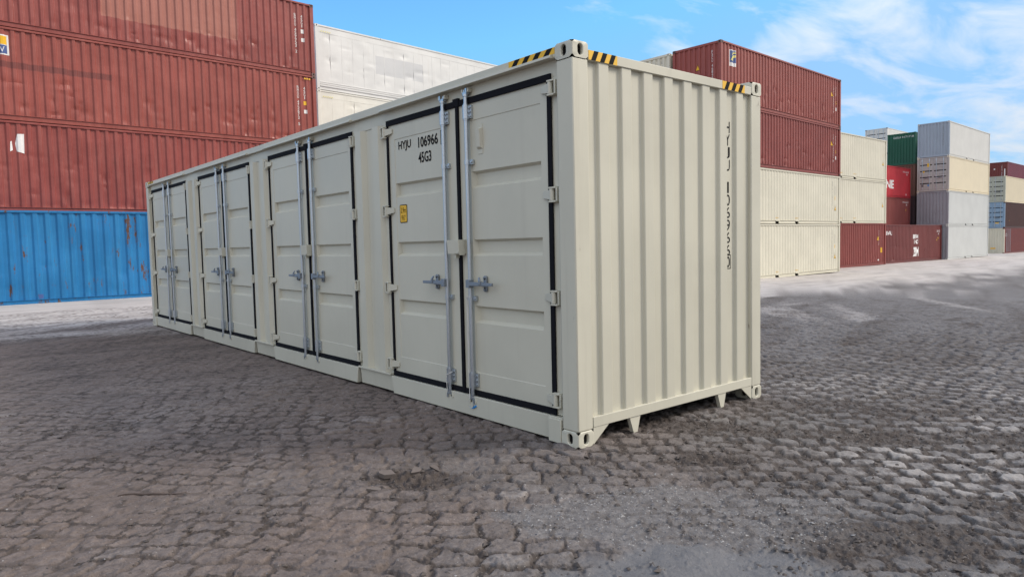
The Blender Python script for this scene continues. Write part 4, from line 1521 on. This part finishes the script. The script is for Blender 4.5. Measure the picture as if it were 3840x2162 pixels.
def clamp(mb, z, s):
    mb.cyl((ROD_X, ROD_Y, z - 0.018), (ROD_X, ROD_Y, z + 0.018), 0.024, 12)
    mb.box(0.028, 0.050, min(ROD_Y, ROD_Y + s * 0.060), max(ROD_Y, ROD_Y + s * 0.060), z - 0.020, z + 0.020)
    mb.cyl((0.018, ROD_Y + s * 0.046, z), (0.029, ROD_Y + s * 0.046, z), 0.009, 8)


def handle(mb):
    z = 1.158
    x = -0.012
    y = ROD_Y
    mb.box(x - 0.014, ROD_X + 0.006, y - 0.040, y + 0.010, z - 0.034, z + 0.034)           # hub block on the rod
    mb.hexa([(x - 0.010, y - 0.34, z - 0.012), (x + 0.008, y - 0.34, z - 0.012), (x + 0.010, y - 0.03, z - 0.017), (x - 0.012, y - 0.03, z - 0.017),
             (x - 0.010, y - 0.34, z + 0.012), (x + 0.008, y - 0.34, z + 0.012), (x + 0.010, y - 0.03, z + 0.017), (x - 0.012, y - 0.03, z + 0.017)])


def catch(mb):
    z = 1.160
    y = ROD_Y - 0.185
    mb.box(0.030, 0.049, y - 0.018, y + 0.018, z - 0.045, z + 0.045)
    for s in (-1, 1):
        mb.cyl((0.030, y, z + 0.048 * s), (0.049, y, z + 0.048 * s), 0.0195, 12)
        mb.cyl((0.018, y, z + 0.050 * s), (0.031, y, z + 0.050 * s), 0.010, 8)
    mb.hexa([(-0.030, y - 0.012, z - 0.006), (0.030, y - 0.012, z - 0.030), (0.030, y + 0.012, z - 0.030), (-0.030, y + 0.012, z - 0.006),
             (-0.030, y - 0.012, z + 0.028), (0.030, y - 0.012, z + 0.006), (0.030, y + 0.012, z + 0.006), (-0.030, y + 0.012, z + 0.028)])
    mb.hexa([(-0.034, y - 0.010, z + 0.020), (-0.018, y - 0.010, z + 0.020), (-0.018, y + 0.010, z + 0.020), (-0.034, y + 0.010, z + 0.020),
             (-0.020, y + 0.010, z + 0.056), (-0.008, y + 0.010, z + 0.056), (-0.008, y + 0.026, z + 0.056), (-0.020, y + 0.026, z + 0.056)])


HZ = (0.316, 1.080, 1.838, 2.606)


def hinge(mb, z):
    # lugs on the post side, barrel, tapered flap on the leaf
    mb.box(0.010, 0.051, -0.075, -0.062, z - 0.050, z + 0.050)
    for s in (-1, 1):
        mb.hexa([(0.006, -0.062, z + s * 0.050 - 0.006), (0.048, -0.062, z + s * 0.050 - 0.006), (0.040, 0.012, z + s * 0.050 - 0.006), (0.002, 0.006, z + s * 0.050 - 0.006),
                 (0.006, -0.062, z + s * 0.050 + 0.006), (0.048, -0.062, z + s * 0.050 + 0.006), (0.040, 0.012, z + s * 0.050 + 0.006), (0.002, 0.006, z + s * 0.050 + 0.006)])
    mb.cyl((0.022, -0.012, z - 0.043), (0.022, -0.012, z + 0.043), 0.020, 12)
    mb.hexa([(0.012, 0.000, z - 0.036), (0.036, 0.000, z - 0.036), (0.048, 0.105, z - 0.020), (0.040, 0.105, z - 0.020),
             (0.012, 0.000, z + 0.036), (0.036, 0.000, z + 0.036), (0.048, 0.105, z + 0.026), (0.040, 0.105, z + 0.026)])
    mb.box(0.030, 0.049, 0.012, 0.060, z - 0.040, z - 0.0365)


PARTS = {}
for far in (0, 1):
    s = -1 if not far else 1        # bolts sit on the same world side on both rods
    sl = -1 if not far else 1
    PARTS[far] = [
        ('lock_rod', M(rod, far).mesh('lock_rod'), GALV),
        ('rod_cam', M(lambda b: cam_end(b, 2.750, True), far).mesh('rod_cam'), GALV),
        ('rod_cam', M(lambda b: cam_end(b, 0.170, False), far).mesh('rod_cam'), GALV),
        ('rod_guide', M(lambda b: guide(b, 2.535, 2.650, -1 if not far else 1), far).mesh('rod_guide'), GALV),
        ('rod_guide', M(lambda b: guide(b, 0.272, 0.392, -1 if not far else 1), far).mesh('rod_guide'), GALV),
        ('rod_clamp', M(lambda b: clamp(b, 2.178, -1 if not far else 1), far).mesh('rod_clamp'), GALV),
        ('rod_clamp', M(lambda b: clamp(b, 1.032, -1 if not far else 1), far).mesh('rod_clamp'), GALV),
        ('handle', M(handle, far).mesh('handle'), DULL),
        ('handle_catch', M(catch, far).mesh('handle_catch'), DULL),
        ('cam_keeper', M(lambda b: keeper(b, 2.752, True), far).mesh('cam_keeper'), CREAM),
        ('cam_keeper', M(lambda b: keeper(b, 0.168, False), far).mesh('cam_keeper'), CREAM),
    ]
    for z in HZ:
        PARTS[far].append(('hinge', M(lambda b: hinge(b, z), far).mesh('hinge'), CREAM))
LOCKBOX = MB().hexa([(-0.028, BW / 2 - 0.085, 1.412), (0.0495, BW / 2 - 0.085, 1.412), (0.0495, BW / 2 + 0.085, 1.412), (-0.028, BW / 2 + 0.085, 1.412),
                     (-0.036, BW / 2 - 0.085, 1.530), (0.0495, BW / 2 - 0.085, 1.530), (0.0495, BW / 2 + 0.085, 1.530), (-0.036, BW / 2 + 0.085, 1.530)])
LOCKBOX.box(-0.030, 0.03, BW / 2 - 0.088, BW / 2 - 0.0855, 1.40, 1.532).box(-0.01, 0.03, BW / 2 - 0.01, BW / 2 + 0.02, 1.375, 1.411).cyl((-0.034, BW / 2 - 0.07, 1.43), (-0.026, BW / 2 - 0.07, 1.43), 0.009, 8)
LOCKBOX = LOCKBOX.mesh('lock_box')
VENT = MB().hexa([(0.030, 0.845, 2.29), (0.0545, 0.835, 2.27), (0.0545, 0.905, 2.27), (0.030, 0.895, 2.29), (0.018, 0.845, 2.435), (0.0545, 0.835, 2.45), (0.0545, 0.905, 2.45), (0.018, 0.895, 2.435)])
VENT.box(0.050, 0.0545, 0.838, 0.902, 2.235, 2.48)
VENT = VENT.mesh('vent_cover')

LEAVES = {}
for k, b in enumerate(BAYS):
    for far in (0, 1):
        lf = link('door_leaf', LEAF[far], CREAM, MAIN, (0, b, 0))
        LEAVES[k, far] = lf
        link('door_gasket', GASK[far], GASKET, lf)
        for nm, me, mt in PARTS[far]:
            if nm == 'hinge' and far == 1 and k == 0:
                pass
            link(nm, me, mt, lf, None, None, 0.003 if nm in ('hinge', 'handle', 'cam_keeper', 'handle_catch') and k < 2 else 0.0)
        if not far:
            link('lock_box', LOCKBOX, CREAM, lf, None, None, 0.004)
link('vent_cover', VENT, CREAM, LEAVES[0, 0], None, None, 0.003)


# ---- lettering on the doors (plane x = const, reading towards -Y)
def side_text(parent, me, mat, y, z, x, name='lettering', by=0.0):
    return link(name, me, mat, parent, (x, y - by, z), (0, 0, -math.pi / 2))


f0 = LEAVES[0, 1]
B0 = BAYS[0]
XT = 0.0515
side_text(f0, text_mesh('HYJU', 0.098, 0.225, 0.02), BLACK, 2.435, 2.395, XT, by=B0)
side_text(f0, text_mesh('106966', 0.098, 0.325, 0.02), BLACK, 2.082, 2.395, XT, by=B0)
side_text(f0, text_mesh('45G3', 0.098, 0.215, 0.02), BLACK, 2.085, 2.255, XT, by=B0)
bxm = MB()
for a in ((0, 0.10, 0, 0.006), (0, 0.10, 0.119, 0.125), (0, 0.006, 0.0065, 0.1185), (0.094, 0.10, 0.0065, 0.1185)):
    bxm.add([(a[0], 0, a[2]), (a[1], 0, a[2]), (a[1], 0, a[3]), (a[0], 0, a[3])], [(0, 1, 2, 3)])
side_text(f0, bxm.mesh('lettering', False, 0), BLACK, 1.715, 2.382, XT, by=B0)
side_text(f0, text_mesh('0', 0.098, 0.05), BLACK, 1.69, 2.395, XT, by=B0)
# height sticker
st = side_text(f0, poly_mesh([(0.01, 0), (0.125, 0), (0.135, 0.012), (0.135, 0.163), (0.125, 0.175), (0.01, 0.175), (0, 0.163), (0, 0.012)]), BLACK, 2.447, 1.714, XT, 'sticker', B0)
side_text(f0, poly_mesh([(0.014, 0.008), (0.121, 0.008), (0.127, 0.016), (0.127, 0.159), (0.121, 0.167), (0.014, 0.167), (0.008, 0.159), (0.008, 0.016)]), YELLOW, 2.447, 1.714, XT - 0.0008, 'sticker', B0)
side_text(f0, text_mesh('2.9m', 0.052, 0.094), BLACK, 2.427, 1.810, XT - 0.0016, by=B0)
side_text(f0, text_mesh('9\'6"', 0.052, 0.070), BLACK, 2.415, 1.736, XT - 0.0016, by=B0)

# cord hanging beside the near rod, wire round the far one, seal at the foot
cy0 = B0 + ROD_Y
random.seed(4)
pts = [(0.004, cy0 + 0.030 + 0.002 * math.sin(z * 23), 1.03 - z) for z in np.linspace(0, 0.86, 16)]
pts = [(-0.004, cy0 - 0.03, 1.045), (-0.012, cy0, 1.05), (-0.004, cy0 + 0.028, 1.04)] + pts
tag(link('cord', MB().tube(pts, 0.0042, 6).mesh('cord'), ROPE), 'thin white cord hanging along the lock rod of the nearest door', 'cord')
cy1 = B0 + BW - ROD_Y
ring = [(ROD_X + 0.030 * math.cos(t) - 0.004, cy1 + 0.032 * math.sin(t), 0.35 + 0.016 * math.cos(t + 0.8)) for t in np.linspace(0, 2 * math.pi, 15)]
ring += [(0.0, cy1 + 0.034, 0.30), (0.004, cy1 + 0.030, 0.24), (0.006, cy1 + 0.032, 0.18)]
tag(link('cord', MB().tube(ring, 0.0038, 6).mesh('cord'), ROPE), 'short white cord looped round the bottom guide of the left rod', 'cord')
lp = [(0.010, cy0 + 0.034 * math.cos(t) + 0.020, 0.125 + 0.040 * math.sin(t)) for t in np.linspace(0.4, 5.6, 14)]
sl = thing('security_seal', 'blue plastic seal on a wire loop under the nearest lock rod', 'seal', (0.0, cy0, 0.0))
link('wire_loop', MB().tube([(x, y - cy0, z) for x, y, z in lp], 0.0022, 5).mesh('wire_loop'), GALV, sl)
link('tag', MB().prism([(-0.055, 0.108), (-0.015, 0.088), (0.012, 0.086), (-0.008, 0.098), (-0.045, 0.122)], 0, 0.004, 0.014).mesh('tag'), SEALBLUE, sl)

# ---- near end wall
EP = [(0.156, 0.040)]
for k in range(8):
    a = 0.277 + 0.2531 * k
    EP += [(a - 0.013, 0.040), (a, 0.012), (a + 0.109, 0.012), (a + 0.122, 0.040)]
EP += [(WM - 0.156, 0.040)]
EPs = []
for i, (a, b) in enumerate(EP):
    if i in (0, len(EP) - 1):
        EPs.append((a, b))
        continue
    (xa, ya), (xc, yc) = EP[i - 1], EP[i + 1]
    for (xq, yq) in ((xa, ya), (xc, yc)):
        d_ = math.hypot(xq - a, yq - b)
        t_ = min(0.005, d_ * 0.4) / d_
        EPs.append((a + (xq - a) * t_, b + (yq - b) * t_))
em = sheet_mesh(EPs, 0.206, 2.776, 24, 0, 5, 'end_wall')
em.shade_smooth()
em.set_sharp_from_angle(angle=rad(13))
EW = link('end_wall', em, CREAM, MAIN)
link('end_wall', sheet_mesh(EPs, 0.206, 2.776, 1, 0, 5, 'end_wall'), CREAM, MAIN, (WM, LM, 0), (0, 0, math.pi))
for loc, rot in (((0, 0, 0), 0), ((WM, LM, 0), math.pi)):
    link('header', cached(('mh',), lambda: MB().box(0.164, WM - 0.164, 0.003, 0.07, 2.7765, 2.848).mesh('header')), CREAM, MAIN, loc, (0, 0, rot), 0.004)
    link('sill', cached(('ms',), lambda: MB().box(0.162, WM - 0.162, 0.003, 0.06, 0.130, 0.2055).mesh('sill')), CREAM, MAIN, loc, (0, 0, rot), 0.003)
    for pl in ([(0.163, 0.004), (0.33, 0.129), (0.163, 0.129)], [(WM - 0.163, 0.004), (WM - 0.33, 0.129), (WM - 0.163, 0.129)]):
        link('gusset', MB().prism(pl, 1, 0.006, 0.018).mesh('gusset'), CREAM_POST, MAIN, loc, (0, 0, rot))
    for a in (0.572, 1.745):
        link('foot_plate', MB().prism([(a, 0.129), (a + 0.045, 0.004), (a + 0.09, 0.004), (a + 0.125, 0.129)], 1, 0.010, 0.045).mesh('foot_plate'), CREAM_POST, MAIN, loc, (0, 0, rot))
link('side_wall', sheet_mesh(SIDE, 0.16, 2.82, 1), CREAM, MAIN, (WM - 0.03, 0, 0), (0, 0, math.pi / 2))
link('bottom_side_rail', MB().box(WM - 0.10, WM - 0.012, 0.181, LM - 0.181, 0.016, 0.159).mesh('bottom_side_rail'), CREAM, MAIN)
link('top_side_rail', MB().box(WM - 0.08, WM - 0.008, 0.181, LM - 0.181, 2.821, 2.884).mesh('top_side_rail'), CREAM, MAIN)
link('floor', MB().box(0.141, WM - 0.101, 0.061, LM - 0.061, 0.131, 0.19).mesh('floor'), DARK, MAIN)
for k in range(24):
    y_ = 0.4 + k * 0.49
    link('cross_member', cached(('xm',), lambda: MB().box(0.141, WM - 0.101, 0, 0.05, 0.03, 0.1305).mesh('cross_member')), DARK, MAIN, (0, y_, 0))
# stacked number on the end wall
dm = stack_text('HYJU', 0.098, 0.062, 0.1105)
decal(EW, dm, BLACK, 1.922, 2.515, EP, lift=0.0025)
dm = stack_text('106966', 0.098, 0.062, 0.1105)
decal(EW, dm, BLACK, 1.922, 2.515 - 0.1105 * 4.75, EP, lift=0.0025)
dm = stack_text('0', 0.098, 0.055, 0.11)
decal(EW, dm, BLACK, 1.925, 1.333, EP, lift=0.0025)
bm2 = MB()
for a in ((0, 0.082, 0, 0.006), (0, 0.082, 0.119, 0.125), (0, 0.006, 0.0065, 0.1185), (0.076, 0.082, 0.0065, 0.1185)):
    bm2.add([(a[0], 0, a[2]), (a[1], 0, a[2]), (a[1], 0, a[3]), (a[0], 0, a[3])], [(0, 1, 2, 3)])
decal(EW, bm2.mesh('lettering', False, 0), BLACK, 1.912, 1.222, EP, lift=0.0025)


# ---- hazard stripes
def hazard(parent_rot, loc, w, h, n, flip=False):
    y = link('hazard_sticker', poly_mesh([(0, 0), (w, 0), (w, h), (0, h)], 'hazard_sticker'), YELLOW, MAIN, loc, parent_rot)
    sw = w / (2 * n + 0.6)
    for k in range(n):
        a = sw * (0.55 + 2 * k)
        sk = sw * 0.72
        pts = [(a, 0.0), (a + sw, 0.0), (min(w, a + sw + sk), h), (a + sk, h)]
        me = poly_mesh(pts, 'stripe')
        link('stripe', me, BLACK, y, (0, -0.0008, 0))


hazard((0, 0, 0), (0.166, 0.0018, 2.778), 0.305, 0.068, 3)
hazard((0, 0, 0), (1.822, 0.0018, 2.778), 0.345, 0.068, 3)
hazard((0, 0, -math.pi / 2), (0.0088, 0.70, 2.8345), 0.515, 0.046, 4)
hazard((0, 0, -math.pi / 2), (0.0088, LM - 0.182, 2.8345), 0.40, 0.046, 3)

# ------------------------------------------------------------------ small things on the ground
WOOD = plain('wet_twig', (0.085, 0.062, 0.052), 0.8, var=0.3)


def on_ground(x, y):
    return float(surf_z(np.array([x]), np.array([y]))[0][0])


tw = []
for k in range(9):
    t = k / 8
    x, y = -2.70 + 0.33 * t, 1.30 - 0.26 * t + 0.012 * math.sin(7 * t)
    tw.append((x, y, on_ground(x, y) + 0.004 + 0.003 * math.sin(5 * t)))
mb = MB()
for k in range(8):
    mb.cyl(tw[k], tw[k + 1], 0.003 + 0.005 * math.sin(math.pi * (k + 0.5) / 9), 7, 0.003 + 0.005 * math.sin(math.pi * (k + 1.5) / 10))
mb.cyl(tw[5], (tw[5][0] + 0.13, tw[5][1] - 0.13, tw[5][2] + 0.004), 0.005, 6, 0.002)
tag(link('stick', mb.mesh('stick'), WOOD), 'dark wet stick lying flat on the mud left of the container doors', 'stick')
SLAB = plain('broken_crust', (0.140, 0.116, 0.104), 0.9, var=0.25, scale=18, bump=0.3)
random.seed(8)
for (x, y, s, tl, lab) in ((-1.14, 0.40, 0.036, 0.45, 'broken slab of mud crust tilted up at the back of the pit'), (-1.03, 0.32, 0.026, 0.8, 'small slab of mud crust standing up in the pit'),
                           (-1.30, 0.47, 0.040, 0.2, 'pale flat slab of mud crust at the left rim of the pit'), (-1.52, 0.24, 0.032, 0.15, 'grey flake of mud crust at the front left of the pit')):
    pl = [(s * (0.8 + 0.35 * random.random()) * math.cos(a) * 1.5, s * (0.8 + 0.35 * random.random()) * math.sin(a)) for a in sorted(random.uniform(0, 6.28) for _ in range(6))]
    me = MB().prism(pl, 2, -0.02, 0.010).mesh('mud_slab')
    o_ = link('mud_slab', me, SLAB, None, (x, y, on_ground(x, y) + 0.002), (tl, 0.12, -0.7))
    tag(o_, lab, 'mud slab', 'slabs of mud crust round the pit')
